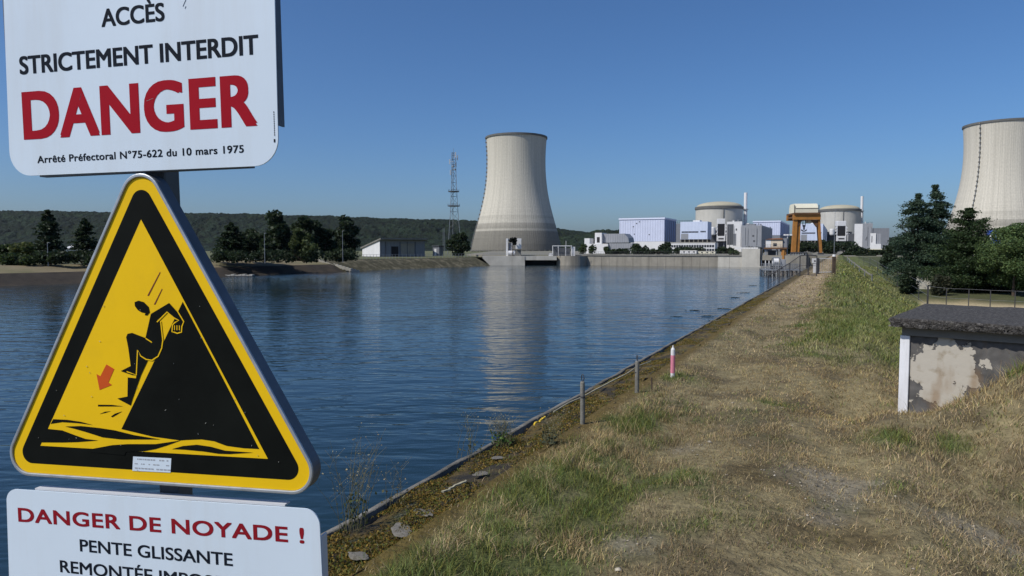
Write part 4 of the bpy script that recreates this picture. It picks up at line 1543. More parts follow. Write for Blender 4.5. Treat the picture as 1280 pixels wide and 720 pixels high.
# legs: flared box columns
def leg(xa0, xa1, xb0, xb1, y0, y1, m):
    g = G()
    n = len(g.v)
    zt_ = zb - .22
    for (a0, a1, z) in ((xa0, xa1, .9), (xb0, xb1, zt_)):
        for (xx, yy) in ((a0, y0), (a1, y0), (a1, y1), (a0, y1)):
            g.v.append((xx, yy, z))
    g.f += [tuple(n + i for i in q_) for q_ in ((3, 2, 1, 0), (4, 5, 6, 7), (0, 1, 5, 4), (1, 2, 6, 5), (2, 3, 7, 6), (3, 0, 4, 7))]
    return g.obj('leg', m, t)
leg(x(989.8), x(994.8), x(991.5), x(996.3), 0, 1.4, M['orange'])
leg(x(995.5), x(999.6), x(996.8), x(1000.8), 0.5, 1.9, M['orange'])
leg(x(991.5, D), x(996.5, D), x(992.5, D), x(996.5, D), D - 1.2, D, M['orange'])
leg(x(1026), x(1028), x(1021.8), x(1024.4), 0, 1.4, M['orange'])
leg(x(1023, D), x(1026.5, D), x(1019, D), x(1023, D), D - 1.2, D, M['orange_dark'])  # inner leg takes the darkened copy, shade painted in
g = G()
for zz in (.35,):
    g.box(x(989), x(1003), -.2, 1.8, 0.3, .88)
    g.box(x(1024), x(1030), -.2, 1.8, .3, .88)
g.obj('bogie', M['steel_dark'], t)
g = G()
g.prism([(x(991.5), zb - .25), (x(1003), zb - .25), (x(996), h(285))], .3, 1.2)
g.prism([(x(1013.5), zb - .25), (x(1024), zb - .25), (x(1020.5), h(284))], .3, 1.2)
g.obj('bracket', M['orange_dark'], t)
hz0, hz1 = h(266) + .02, h(254.2)
hh_ = hz1 - hz0
G().prism_x([(0.2, hz0), (D - .2, hz0), (D - .2, hz0 + hh_ * .5), (D - 1.0, hz1 - .3), (D - 2, hz1), (2, hz1), (1.0, hz1 - .3), (.2, hz0 + hh_ * .5)], x(993.4), x(1021.6)).obj('machinery_house', M['cream'], t)
G().box(x(993.4) - .05, x(1021.6) + .05, .08, .19, hz0 + hh_ * .46, hz0 + hh_ * .5).obj('seam', M['orange_dark'], t)
g = G()
for px in (992.4, 1022.6):
    g.tube([(x(px), .2, hz0), (x(px), .2, hz1 - .6)], .15, 5)
g.obj('rail_post', M['steel_dark'], t)
hk = G()
for dx in (-.4, .4):
    hk.tube([(x(1007.3) + dx, 3, zt - 1.2), (x(1007.3) + dx, 3, h(283))], .14, 5)
rope = hk.obj('hoist_rope', M['steel_dark'], t)
g = G().box(x(1006.7), x(1008.1), 2.6, 3.4, h(287), h(281))
pts = [(x(1007.4) + .85 * math.cos(a), 3, h(286.6) + .6 * math.sin(a)) for a in np.linspace(R(-180), R(0), 10)]
g.tube(pts, .22, 6)
g.obj('hook', M['steel_dark'], rope)
G().box(x(1010.5), x(1016.5), 1.5, 4, h(278.5), zt - 1.25).obj('trolley', M['beige'], t)
g = G()
for i in range(14):
    a, b = i / 14, (i + .6) / 14
    g.tube([(x(1000.5) + .3, 1 + a * 2, 1 + (zb - 2) * a), (x(1000.5) + .3, 1 + b * 2, 1 + (zb - 2) * b)], .06, 4)
g.obj('ladder', M['steel_dark'], t)

# crane track sleeper stack / low rail trestle in front of the crane
S = Site(1006, 214, PLANT, rot=qrot)
x, h = S.x, S.h
t = S.thing('rail_trestle', 'low dark steel trestle and walkway beneath the left legs of the crane', 'trestle')
G().box(x(988), x(1008), 0, 4, h(316.5), h(315.2)).obj('deck', M['steel_dark'], t)
g = G()
for i in range(7):
    xx = x(988.5) + (x(1007.5) - x(988.5)) * i / 6
    g.box(xx - .1, xx + .1, .1, .3, 0, h(316.5) - .02)
g.obj('post', M['steel'], t)
g = G().prism([(x(1003), 0), (x(1017), 0), (x(1012), h(314.8)), (x(1007), h(314.3))], 2.5, 5)
g.obj('stone_block', M['concrete_dark'], t)

# steel screen platform standing in the water beside the dike
d = 150
S = Site(985, d, WATER, rot=ROT * .6)
x, h = S.x, S.h
t = S.thing('screen_platform', 'grey steel platform with railings standing in the water beside the dike end', 'platform')
zd = h(337)
G().box(x(955), x(1003), 0, 7, zd - .25, zd).obj('deck', M['steel'], t)
g = G()
for i in range(9):
    for yy in (.2, 6.6):
        xx = x(956) + (x(1002) - x(956)) * i / 8
        g.tube([(xx, yy, -2), (xx, yy, zd - .25)], .12, 6)
for i in range(8):
    xa, xb = x(956) + (x(1002) - x(956)) * i / 8, x(956) + (x(1002) - x(956)) * (i + 1) / 8
    g.tube([(xa, .2, .1), (xb, .2, zd - .3)], .06, 4)
g.obj('pile', M['steel_dark'], t)
g = G()
for i in range(17):
    xx = x(955.5) + (x(1002.5) - x(955.5)) * i / 16
    for yy in (.1, 6.9):
        g.tube([(xx, yy, zd), (xx, yy, zd + 1.15)], .045, 4)
for yy in (.1, 6.9):
    for zz in (.4, .8, 1.15):
        g.tube([(x(955.5), yy, zd + zz), (x(1002.5), yy, zd + zz)], .045, 4)
g.obj('railing', M['steel'], t)
rk = thing('trash_rake', 'hooped grey trash rake machine with a white drum on the steel screen platform', 'machine', (S.c.x, S.c.y, WATER), S.rot)
g = G()
for k in range(5):
    px = 968 + k * 2.2
    pts = [(x(px) + 0, 3.5 + 2.4 * math.cos(a), zd + 2.6 * math.sin(a)) for a in np.linspace(0, PI, 12)]
    g.tube(pts, .09, 5)
g.tube([(x(968), 3.5, zd + 2.6), (x(977), 3.5, zd + 2.6)], .1, 5)
g.obj('hoop', M['steel'], rk)
g = G()
g.tube([(x(969), 2.4, zd + 1.7), (x(975), 2.4, zd + 1.7)], .75, 14)
g.obj('drum', M['white'], rk)
G().box(x(966), x(978.5), 1.5, 5.5, zd + .01, zd + .7).obj('base', M['steel_dark'], rk)
G().box(x(978), x(984), 2, 5, zd + .01, zd + 2.2).obj('cabinet', M['grey_wall'], rk, bevel=.05)

# ------------------------------------------------------------------ gate at the end of the mown track, and the fence down to the water
def dpos(s, t_):
    x_, y_ = st2w(s, t_)
    return Vector((x_, y_, float(terrain_h(s, t_)) if s > -2.25 else np.interp(s, [-9.4, -5, -2.9, -2.25], [-4.5, -1.6, -.22, 0])))
def st_at(px, d):
    return w2st(xat(px, d), d)
dg = 49.0
pa, pb = st_at(1022.5, dg), st_at(1042, dg - 1)
t = thing('gate', 'low barrier gate between two dark posts at the far end of the mown track', 'gate', tuple(dpos(*pa)), 0)
base = dpos(*pa)
b2 = dpos(*pb) - base
G().box(-.07, .07, -.07, .07, -.3, zat(322.5, dg) - base.z).obj('post', M['steel_dark'], t, bevel=.01)
o = G().box(b2.x - .1, b2.x + .1, b2.y - .1, b2.y + .1, b2.z - .3, zat(320.5, dg) - base.z).obj('post', M['bark'], t, bevel=.01)
G().tube([(b2.x, b2.y, zat(320.5, dg) - base.z), (b2.x, b2.y, zat(318, dg) - base.z)], [.12, .1], 10).obj('cap', M['white'], o)
g = G()
zz = zat(323.2, dg) - base.z
g.tube([(0, 0, zz), (b2.x, b2.y, zz)], .03, 5)
g.tube([(0, 0, .12), (b2.x, b2.y, b2.z + .12)], .03, 5)
for i in range(1, 9):
    f_ = i / 9
    g.tube([(b2.x * f_, b2.y * f_, b2.z * f_ + .12), (b2.x * f_, b2.y * f_, zz)], .008, 4)
g.obj('gate_frame', M['steel'], t)

ps = st_at(1018, dg + 1)
base = dpos(*ps)
t = thing('notice_box', 'white square notice box with a dark mark on a pale stand beside the gate', 'notice box', tuple(base), R(-20))
s_ = (dg + 1) / F
G().box(-3.2 * s_, 3.2 * s_, -.1, .1, zat(329, dg + 1) - base.z, zat(323, dg + 1) - base.z).obj('box', M['white'], t, bevel=.01)
G().flat([(-1.0 * s_, zat(327.2, dg + 1) - base.z), (1.0 * s_, zat(327.2, dg + 1) - base.z), (1.0 * s_, zat(325.4, dg + 1) - base.z), (-1.0 * s_, zat(325.4, dg + 1) - base.z)], -.103).obj('mark', M['steel_dark'], t)
G().box(-1.6 * s_, 1.6 * s_, -.06, .06, -.2, zat(329, dg + 1) - base.z).obj('stand', M['white'], t)

t = thing('mesh_fence', 'dark wire mesh fence running from the gate down the bank into the water', 'fence', tuple(dpos(-2.25, 49)), 0)
o0 = dpos(-2.25, 49)
posts = [(-1.4, 49.6), (-1.9, 49.3), (-2.4, 49), (-3.0, 48.6), (-3.6, 48.2), (-4.25, 47.8)]
tops = []
for i, (s_, tt) in enumerate(posts):
    p = dpos(s_, tt) - o0
    hgt = 1.35 if i < 3 else 1.1
    G().tube([(p.x, p.y, p.z - .3), (p.x, p.y, p.z + hgt)], .032, 6).obj('post', M['steel_dark'], t)
    tops.append((p, hgt))
g = G()
for (p, h0), (q_, h1) in zip(tops[:-1], tops[1:]):
    for f0 in (.05, .5, 1.0):
        g.tube([(p.x, p.y, p.z + h0 * f0), (q_.x, q_.y, q_.z + h1 * f0)], .028 if f0 == 1.0 else .012, 4)
    for i in range(1, 9):
        f_ = i / 9
        g.tube([(p.x + (q_.x - p.x) * f_, p.y + (q_.y - p.y) * f_, p.z + (q_.z - p.z) * f_ + .05), (p.x + (q_.x - p.x) * f_, p.y + (q_.y - p.y) * f_, p.z + (q_.z - p.z) * f_ + h0 + (h1 - h0) * f_)], .008, 4)
g.obj('wire_mesh', M['steel_dark'], t)

# slender lamp posts
def lamp_post(px, ytop, d, zb, label, arm=1.0):
    t = thing('lamp_post', label, 'lamp post', (xat(px, d), d, zb), R(20), 'slender lamp posts')
    h_ = zat(ytop, d) - zb
    G().tube([(0, 0, -.2), (0, 0, h_ * .5), (0, 0, h_)], [.075, .06, .04], 8).obj('pole', M['steel'], t)
    G().tube([(0, 0, h_), (arm * .5, 0, h_ + .12), (arm, 0, h_ + .1)], .04, 6).obj('arm', M['steel'], t)
    G().box(arm * .7, arm * 1.3, -.12, .12, h_ + .02, h_ + .14).obj('lamp_head', M['steel'], t)
lamp_post(1042.5, 263, 205, PLANT, 'very thin tall lamp post rising right of the gantry crane', .6)
lamp_post(60, 304, 118, LB, 'thin lamp post on the left bank in front of the tall pointed conifer', .3)
lamp_post(331, 292, 145, LB, 'thin lamp post on the left bank in front of the tallest dark tree', .3)
lamp_post(428.5, 289, 155, LB, 'thin lamp post on the left bank beside the slant roofed shed', .3)

# railing along the left bank near the shed
pA, pB = inland(7, 7.0), inland(9, 8.0)
t = thing('bank_railing', 'thin metal railing along the left bank in front of the slant roofed shed', 'railing', (pA.x, pA.y, -1.05))
L_ = (pB - pA)
mid = inland(8, 7.2) - pA
def along(f_): return mid * (f_ * 2) if f_ < .5 else mid + (L_ - mid) * (f_ * 2 - 1)
for i in range(44):
    p = along(i / 43)
    G().tube([(p.x, p.y, -.2), (p.x, p.y, 1.35)], .05, 4).obj('post', M['steel'], t)
g = G()
for z in (.7, 1.3):
    g.tube([(*along(f_), z) for f_ in np.linspace(0, 1, 21)], .035, 4)
g.obj('rail', M['steel'], t)

# steps on the bank, a grey raft and two white houses in the trees
pS = inland(7, 0)
pT = inland(7, 9)
t = thing('bank_steps', 'narrow pale concrete steps running down the left bank to the water', 'steps', (pT.x, pT.y, -1.0), 0)
g = G()
v = pS - pT + Vector((3.5, 0))
for i in range(12):
    f_ = (i + .5) / 12
    cx, cy, cz = v.x * f_, v.y * f_, -2.9 * f_ + .25
    g.box(cx - .8, cx + .8, cy - .45, cy + .45, cz - .6, cz)
g.obj('tread', M['concrete_light'], t)
d = 143
t = thing('floating_raft', 'low pale grey floating raft moored along the left bank', 'raft', (xat(296, d), d, WATER), R(4))
w = 20 / F * d
g = G()
random.seed(9)
for i in range(9):
    xx = -w + 2 * w * i / 9
    g.box(xx + .05, xx + 2 * w / 9 - .05, -.8, .8, -.15, random.uniform(.28, .5))
g.obj('float', M['concrete_light'], t)
G().box(-w, w, -.9, .9, -.2, .12).obj('hull', M['steel_dark'], t)
def house(px, py_ridge, py_eave, wpx, d, rz, label):
    t = thing('house', label, 'house', (xat(px, d), d, LB), rz)
    w = wpx / 2 / F * d
    he, hr = zat(py_eave, d) - LB, zat(py_ridge, d) - LB
    wl_ = G().box(-w, w, 0, 8, 0, he).obj('wall', M['white'], t)
    G().prism_x([(-.5, he + .01), (8.5, he + .01), (4, hr)], -w - .4, w + .4).obj('roof', M['white'], t)
    for i in range(3):
        cx = -w + 2 * w * (i + .5) / 3
        G().box(cx - .6, cx + .6, -.04, .02, he * .35, he * .75).obj('window', M['dark_glass'], t)
house(97, 306.5, 311, 26, 150, R(12), 'white roofed house half hidden by trees left of the yellow triangle')
house(313, 306, 311, 13, 185, R(-8), 'tiny white gable showing between the dark trees on the left bank')
house(66, 318, 321.5, 9, 132, R(30), 'little white hut on the left bank beside the light green tree')

# ------------------------------------------------------------------ greenery around the plant
for i, (px, yt, w, d, col, lab) in enumerate((
        (729, 305.5, 10, 300, LEAF_MID, 'small green bush against the left end of the white service building'),
        (740.5, 305.5, 9, 298, LEAF_MID, 'small green bush in front of the white service building front block'),
        (757, 308.5, 9, 300, LEAF_MID, 'small green bush at the foot of the white service building next to its shutter'),
        (800, 304.5, 22, 310, LEAF_DARK, 'round dark bush right behind the small white van'),
        (830, 303, 18, 330, LEAF_DARK, 'tall dark bush at the right end of the white hall base'),
        (815, 311, 60, 285, LEAF_DARK, 'low dark hedge along the quay right of the small white van'),
        (862, 308.5, 40, 320, LEAF_DARK, 'long dark hedge behind the long white container'),
        (940, 309, 26, 300, LEAF_DARK, 'dark bush right behind the square concrete pier'),
        (770, 311, 34, 288, LEAF_DARK, 'low dark hedge left of the small white van'),
        (988, 306, 24, 300, LEAF_DARK, 'dark bush behind the left legs of the crane'),
        (906, 308, 22, 330, LEAF_DARK, 'dark bush on the quay right of the pale yellow container'),
        (917, 313, 14, 262, LEAF_MID, 'small bush on the quay left of the square concrete pier'),
        (1012, 303, 26, 330, LEAF_DARK, 'dark bushy tree seen between the legs of the crane'),
        (1034, 300.5, 26, 320, LEAF_DARK, 'dark bushy tree right of the crane below the pale office block'),
        (1056, 302, 30, 310, LEAF_DARK, 'dark bushy tree below the second valve tower'),
        (1072, 307, 26, 290, LEAF_DARK, 'dark bush below the white left edge of the stepped block'),
        (1100, 313, 26, 250, LEAF_DARK, 'dark bush in front of the long yellow shed'),
        (1118, 305, 36, 240, LEAF_DARK, 'tall dark bush between the yellow shed and the big cedar'),
        (1062, 316, 22, 235, LEAF_DARK, 'low dark bush at the far end of the dike right of the thin lamp post'),
        (1084, 319, 28, 215, LEAF_DARK, 'low dark bush behind the guard rail of the dike'),
        (1098, 333, 20, 130, LEAF_DARK, 'little dark bush in front of the tan wall by the dike'))):
    bush('bush', lab, px, yt, d, PLANT - (.4 if d < 240 else 0), w, col, 1300 if w > 15 else 600, 0.5 if w > 15 else .32, 300 + i, group='bushes around the plant')

# big trees on the right
def zg(px, d):
    return float(terrain_h(*st_at(px, d)))
G_ = 'big trees by the fence on the right'
tree_px('cedar_tree', 'tallest blue green cedar with drooping branches, left of the big right trees', 'tree', 1166, 231, 64, zg(1166, 64), 72, 'conifer', (0.050, 0.082, 0.050), 34000, 0.082, 401, group=G_, low=.12, tiers=12, droop=.42, uneven=.5, tip=.62)
tree_px('cedar_tree', 'blue green cedar with a lower flat top leaning against the tallest cedar', 'tree', 1145, 242, 63, zg(1143, 63), 72, 'conifer', (0.050, 0.082, 0.048), 30000, 0.082, 402, group=G_, low=.12, tiers=11, droop=.42, uneven=.5, tip=.5)
tree_px('conifer_tree', 'dense dark conifer with upswept branch tips between the cedar and the leafy tree', 'tree', 1209, 260, 56, zg(1209, 56), 100, 'conifer', (0.040, 0.066, 0.024), 34000, 0.08, 403, group=G_, low=.02, tiers=20, droop=-.16, uneven=.35, tip=.72)
tree_px('leafy_tree', 'broad mid green leafy tree at the right edge of the photo by the fence', 'tree', 1268, 279, 52, zg(1268, 52), 92, 'broad', (0.10, 0.15, 0.052), 34000, 0.072, 404, group=G_, low=.04, lobes=34)
tree_px('leafy_tree', 'leafy tree mostly beyond the right edge behind the broad leafy tree', 'tree', 1330, 268, 62, zg(1330, 62), 100, 'broad', (0.10, 0.15, 0.052), 9000, 0.13, 405, group=G_, low=.04, lobes=24)
for i, (px, yt, w, d, col, lab) in enumerate((
        (1136, 337, 24, 55, LEAF_DARK, 'round dark shrub beside the fence post left of the white wall'),
        (1178, 343, 22, 53, (0.05, 0.055, 0.03), 'thin pale shrub in front of the white wall under the conifer'),
        (1215, 340, 60, 57, LEAF_DARK, 'dark undergrowth below the dense dark conifer'),
        (1262, 345, 60, 56, LEAF_DARK, 'dark undergrowth below the broad leafy tree'),
        (1118, 318, 26, 95, LEAF_DARK, 'dark bush left of the tallest cedar near the white trailer'))):
    bush('shrub', lab, px, yt, d, zg(px, d) - .05, w, col, 2600, .12 if d < 70 else .2, 420 + i, cat='shrub', group='shrubs by the fence on the right')

# tank and low walls glimpsed between the trees
S = Site(1243, 420, PLANT, rot=R(-30))
t = S.thing('blue_tank', 'bright blue tank house in front of the nearer cooling tower between the trees', 'tank')
x, h = S.x, S.h
G().box(x(1234), x(1250), 0, 8, 0, h(290)).obj('wall', M['blue'], t)
G().prism_x([(-.4, h(290) + .01), (8.4, h(290) + .01), (4, h(287.6))], x(1233.5), x(1250.5)).obj('roof', M['blue'], t)
G().box(x(1236), x(1239), -.05, .02, h(300), h(294)).obj('window', M['white'], t)
S = Site(1164, 60, zg(1164, 60), rot=R(-25))
t = S.thing('white_wall', 'whitewashed wall half hidden behind shrubs below the cedars', 'wall')
x, h = S.x, S.h
G().box(x(1147), x(1188), 0, .3, -.2, h(346.5)).obj('wall', M['concrete_light'], t)
G().box(x(1146.6), x(1188.4), -.08, .38, h(346.5) + .002, h(345.3)).obj('coping', M['concrete'], t)
S = Site(1107, 118, zg(1107, 118), rot=R(-25))
t = S.thing('box_trailer', 'white box trailer parked near the fence left of the cedars', 'trailer')
x, h = S.x, S.h
G().box(x(1109), x(1121), 0, 2.3, .55, h(329.5)).obj('body', M['white'], t, bevel=.04)
for px in (1111.5, 1118):
    for yy in (.05, 2.0):
        G().tube([(x(px), yy, .33), (x(px), yy + .25, .33)], .33, 14).obj('wheel', M['black'], t)
G().box(x(1108.5), x(1119), .5, 1.8, .4, .54).obj('chassis', M['steel_dark'], t)
S = Site(1102, 150, zg(1102, 150), rot=R(-25))
t = S.thing('tan_wall', 'tan rendered low building left of the white trailer', 'building')
x, h = S.x, S.h
G().box(x(1086), x(1102), 0, 4, -.1, h(329.5)).obj('wall', M['beige'], t)
G().box(x(1085.6), x(1102.4), -.2, 4.2, h(329.5) + .01, h(328.6)).obj('roof', M['concrete_light'], t)
G().box(x(1088), x(1091), -.04, .02, 0, h(332)).obj('door', M['grey_dark'], t)

# chain link fence along the foot of the dike
fpts = [(3.3, 150), (3.6, 130), (3.9, 112), (4.2, 96), (4.5, 82), (4.8, 72), (5.1, 64), (5.3, 58.5), (5.45, 54)]
corner = w2st(xat(1160, 46.5), 46.5)
fpts += [corner]
for px, dd in ((1184, 44.5), (1212, 43.6), (1239, 42.8), (1270, 42), (1303, 41), (1340, 40), (1385, 39)):
    fpts.append(w2st(xat(px, dd), dd))
o0 = dpos(*corner)
t = thing('chain_link_fence', 'thin chain link fence along the foot of the dike before the big trees', 'fence', tuple(o0))
P_ = []
for (s_, tt) in fpts:
    p = dpos(s_, tt) - o0
    P_.append(p)
    G().tube([(p.x, p.y, p.z - .2), (p.x, p.y, p.z + 1.4)], .028, 6).obj('post', M['steel_dark'], t)
g = G()
for a, b in zip(P_[:-1], P_[1:]):
    for z in (.1, .75, 1.38):
        g.tube([(a.x, a.y, a.z + z), (b.x, b.y, b.z + z)], .008, 3)
g.obj('wire', M['steel'], t)
# guard rail beside the far end of the crest
t = thing('guard_rail', 'pale metal guard rail beside the far right edge of the dike', 'guard rail', tuple(dpos(2.0, 92)))
o0 = dpos(2.0, 92)
gp = [dpos(s_, tt) - o0 for s_, tt in ((1.2, 150), (1.35, 132), (1.5, 116), (1.7, 104), (2.0, 92), (2.3, 82), (2.7, 74))]
g = G()
for a, b in zip(gp[:-1], gp[1:]):
    n = len(g.v)
    for p in (a, b):
        for z in (.5, .64):
            for w_ in (0, .05):
                g.v.append((p.x + w_, p.y, p.z + z))
    g.f += [(n, n + 4, n + 6, n + 2), (n + 1, n + 3, n + 7, n + 5), (n + 2, n + 6, n + 7, n + 3), (n, n + 1, n + 5, n + 4), (n, n + 2, n + 3, n + 1), (n + 4, n + 5, n + 7, n + 6)]
g.obj('rail', M['concrete'], t)
for p in gp:
    G().tube([(p.x + .1, p.y, p.z - .2), (p.x + .1, p.y, p.z + .7)], .06, 5).obj('post', M['steel'], t)

# ------------------------------------------------------------------ bunker in the slope
c0 = Vector((4.42, 7.72))
brot = R(-41)
bz = -0.15
t = thing('bunker', 'low half buried concrete bunker with a gravelly flat roof and peeling plaster', 'bunker', (c0.x, c0.y, bz), brot)
RT = 0.835 - bz                                   # underside of the roof
WB, DB = 3.4, 1.75
pm = bpy.data.materials.new('peeling plaster')
nt, N, L, P = nodes_of(pm)
P.inputs['Roughness'].default_value = .9
tc = N.new('ShaderNodeTexCoord')
na = N.new('ShaderNodeTexNoise'); na.inputs['Scale'].default_value = 2.7; na.inputs['Detail'].default_value = 8; na.inputs['Roughness'].default_value = .62
mp = N.new('ShaderNodeMapping'); mp.inputs['Location'].default_value = (3.1, 0, 1.4)
L.new(tc.outputs['Object'], mp.inputs['Vector']); L.new(mp.outputs['Vector'], na.inputs['Vector'])
# the plaster survives as a patch: distance from the patch centre plus noise
sx = N.new('ShaderNodeSeparateXYZ'); L.new(tc.outputs['Object'], sx.inputs[0])
def math_n(op, a, b):
    m_ = N.new('ShaderNodeMath'); m_.operation = op
    for i_, v_ in enumerate((a, b)):
        if isinstance(v_, (int, float)): m_.inputs[i_].default_value = v_
        else: L.new(v_, m_.inputs[i_])
    return m_.outputs[0]
dx = math_n('MULTIPLY', math_n('SUBTRACT', sx.outputs['X'], 0.44), 2.4)
dz = math_n('MULTIPLY', math_n('SUBTRACT', sx.outputs['Z'], 0.50 * RT), 2.5)
d2 = math_n('ADD', math_n('MULTIPLY', dx, dx), math_n('MULTIPLY', dz, dz))
val = math_n('ADD', math_n('MULTIPLY', math_n('SUBTRACT', na.outputs['Fac'], .5), 4.2), math_n('ADD', math_n('MULTIPLY', d2, -.62), 1.35))
rp = N.new('ShaderNodeValToRGB'); rp.color_ramp.elements[0].position = .86; rp.color_ramp.elements[1].position = .885
L.new(val, rp.inputs['Fac'])
nb = N.new('ShaderNodeTexNoise'); nb.inputs['Scale'].default_value = 9; nb.inputs['Detail'].default_value = 8
L.new(tc.outputs['Object'], nb.inputs['Vector'])
pl = N.new('ShaderNodeValToRGB')
pl.color_ramp.elements[0].position = .3; pl.color_ramp.elements[0].color = (.27, .23, .17, 1)
pl.color_ramp.elements[1].position = .45; pl.color_ramp.elements[1].color = (.40, .37, .315, 1)
L.new(nb.outputs['Fac'], pl.inputs['Fac'])
cd = N.new('ShaderNodeValToRGB')
cd.color_ramp.elements[0].position = .3; cd.color_ramp.elements[0].color = (.055, .053, .052, 1)
cd.color_ramp.elements[1].position = .7; cd.color_ramp.elements[1].color = (.12, .115, .11, 1)
L.new(nb.outputs['Fac'], cd.inputs['Fac'])
mx = N.new('ShaderNodeMixRGB')
L.new(rp.outputs['Color'], mx.inputs['Fac']); L.new(cd.outputs['Color'], mx.inputs['Color1']); L.new(pl.outputs['Color'], mx.inputs['Color2'])
ru = N.new('ShaderNodeTexNoise'); ru.inputs['Scale'].default_value = 1.0; ru.inputs['Detail'].default_value = 7
mpr = N.new('ShaderNodeMapping'); mpr.inputs['Scale'].default_value = (4.5, 4.5, 1.3)
L.new(tc.outputs['Object'], mpr.inputs['Vector']); L.new(mpr.outputs['Vector'], ru.inputs['Vector'])
rr_ = N.new('ShaderNodeValToRGB'); rr_.color_ramp.elements[0].position = .56; rr_.color_ramp.elements[1].position = .72; rr_.color_ramp.elements[1].color = (.6, .6, .6, 1)
L.new(ru.outputs['Fac'], rr_.inputs['Fac'])
mx2 = N.new('ShaderNodeMixRGB'); mx2.inputs['Color2'].default_value = (.20, .12, .05, 1)
L.new(rr_.outputs['Color'], mx2.inputs['Fac']); L.new(mx.outputs['Color'], mx2.inputs['Color1'])
L.new(mx2.outputs['Color'], P.inputs['Base Color'])
bb = N.new('ShaderNodeBump'); bb.inputs['Distance'].default_value = .012
hsum = math_n('ADD', rp.outputs['Color'], math_n('MULTIPLY', nb.outputs['Fac'], .5))
L.new(hsum, bb.inputs['Height']); L.new(bb.outputs['Normal'], P.inputs['Normal'])
wall = G().box(0.10, WB, 0.0, DB, -.8, RT - .10).obj('wall', pm, t)
G().box(0.02, WB, -.045, DB + .02, RT - .10 + .002, RT - .002).obj('top_band', M['concrete_dark'], t)  # dark band along the top of the wall
G().box(0.0, .098, -.03, DB, -.8, RT - .102).obj('corner_pilaster', mat('whitewashed pilaster', (0.66, 0.67, 0.70), .8, var=.08, scale=5, dirt=(.3, .28, .25), dirt_scale=3, dirt_amt=.5, streak=True), t, bevel=.008)
roofm = mat('gravel roof', (0.042, 0.039, 0.037), .95, var=.7, scale=45, bump=.03, bscale=55, dirt=(.19, .18, .165), dirt_scale=32, dirt_amt=.75)
V_, Q_ = [], []
nx, ny = 150, 80
ov = .14
gx = np.linspace(-.08, WB + .3, nx)
gy = np.linspace(-.17, DB + .15, ny)
A, B = np.meshgrid(gx, gy, indexing='ij')
Zt = RT + .10 + .03 * (B + .17) / DB + .012 * (fbm(A / .12, B / .12, 77) - .5) + .02 * (fbm(A / .5, B / .5, 78) - .5)
top = np.stack([A, B, Zt], -1)
edge = 1
vt = top.reshape(-1, 3)
idx = np.arange(nx * ny).reshape(nx, ny)
q = np.stack([idx[:-1, :-1], idx[1:, :-1], idx[1:, 1:], idx[:-1, 1:]], -1).reshape(-1, 4)
loop = np.concatenate([idx[:, 0], idx[-1, 1:], idx[-2::-1, -1], idx[0, -2:0:-1]])
n0 = len(vt)
skv, rings = [vt], [loop]
jit = np.random.default_rng(5)
for kz, (inset, dz_) in enumerate(((-.008, -.02), (0.0, -.05), (.004, -.08), (.012, -.099))):
    e = vt[loop].copy()
    ctr = e.mean(0)
    e[:, 0] += np.sign(ctr[0] - e[:, 0]) * inset + jit.normal(0, .010, len(e))
    e[:, 1] += np.sign(ctr[1] - e[:, 1]) * inset + jit.normal(0, .010, len(e))
    e[:, 2] = (RT + .10) + dz_ + (jit.normal(0, .005, len(e)) if kz < 3 else 0)
    rings.append(n0 + np.arange(len(e)))
    skv.append(e)
    n0 += len(e)
qs = [q]
for a, b in zip(rings[:-1], rings[1:]):
    qs.append(np.stack([a, b, np.roll(b, -1), np.roll(a, -1)], -1))
np_mesh('roof', np.concatenate(skv), quads=np.concatenate(qs), mat=roofm, parent=t)
G().box(-.10, WB + .25, -.13, DB + .1, RT + .0, RT + .012).obj('roof_soffit', M['concrete_dark'], t)

# ------------------------------------------------------------------ posts beside the water
def edge_post(px, ybase, ytop, wpx, label, style):
    a = (360 - ybase) / F
    d = (0 - EYE) * (CP + a * SP) / (a * CP - SP)
    X = xat(px, d)
    zb = float(terrain_h(*w2st(X, d)))
    t = thing('mooring_post' if style != 'marker' else 'marker_post', label, 'post', (X, d, zb), R(10 + 13 * px), 'posts along the water edge' if style != 'marker' else None)
    r = wpx / 2 / F * d
    H = zat(ytop, d) - zb
    return t, r, H
for px, yb, yt, w, lab in ((728.3, 530, 472, 6.0, 'weathered grey post with a wire loop on top, nearest to the triangle sign'), (796, 491, 446, 5.4, 'weathered grey post with a hook on top, next to the pink and white marker')):
    t, r, H = edge_post(px, yb, yt + 5, w, lab, 'post')
    g = G()
    g.tube([(0, 0, -.25), (r * .1, 0, H * .4), (r * .15, r * .1, H - .01), (r * .15, r * .1, H)], [r * 1.02, r, r * .97, r * .8], 14)
    g.obj('shaft', M['weathered_wood'], t, smooth=False)
    pts = [(r * .15 + .022 * math.sin(a), 0, H + .035 - .035 * math.cos(a)) for a in np.linspace(0.2, 2 * PI - .6, 12)]
    G().tube(pts, .005, 5).obj('wire_loop', M['steel_dark'], t)
    G().tube([(0, 0, H * .62), (0, 0, H * .66)], r * 1.06, 14).obj('band', M['steel_dark'], t)
t, r, H = edge_post(840.8, 471.5, 437, 5.4, 'pink and white striped marker post with a pointed white tip', 'marker')
sh = G().tube([(0, 0, -.2), (0, 0, H)], r, 16).obj('shaft', M['white'], t)
G().tube([(0, 0, H * .16), (0, 0, H * .80)], r * 1.04, 16).obj('red_band', mat('faded pink paint', (.60, .20, .27), .6, var=.15, scale=8), t)
G().tube([(0, 0, H), (0, 0, H + .015), (0, 0, H + .03), (0, 0, H + .055)], [r * .95, r * .75, r * .35, r * .3], 12).obj('tip', M['white'], t)
t, r, H = edge_post(815.3, 487, 472, 2.0, 'short thin dark stake in the grass between the second post and the pink marker', 'marker')
t.name = 'stake'
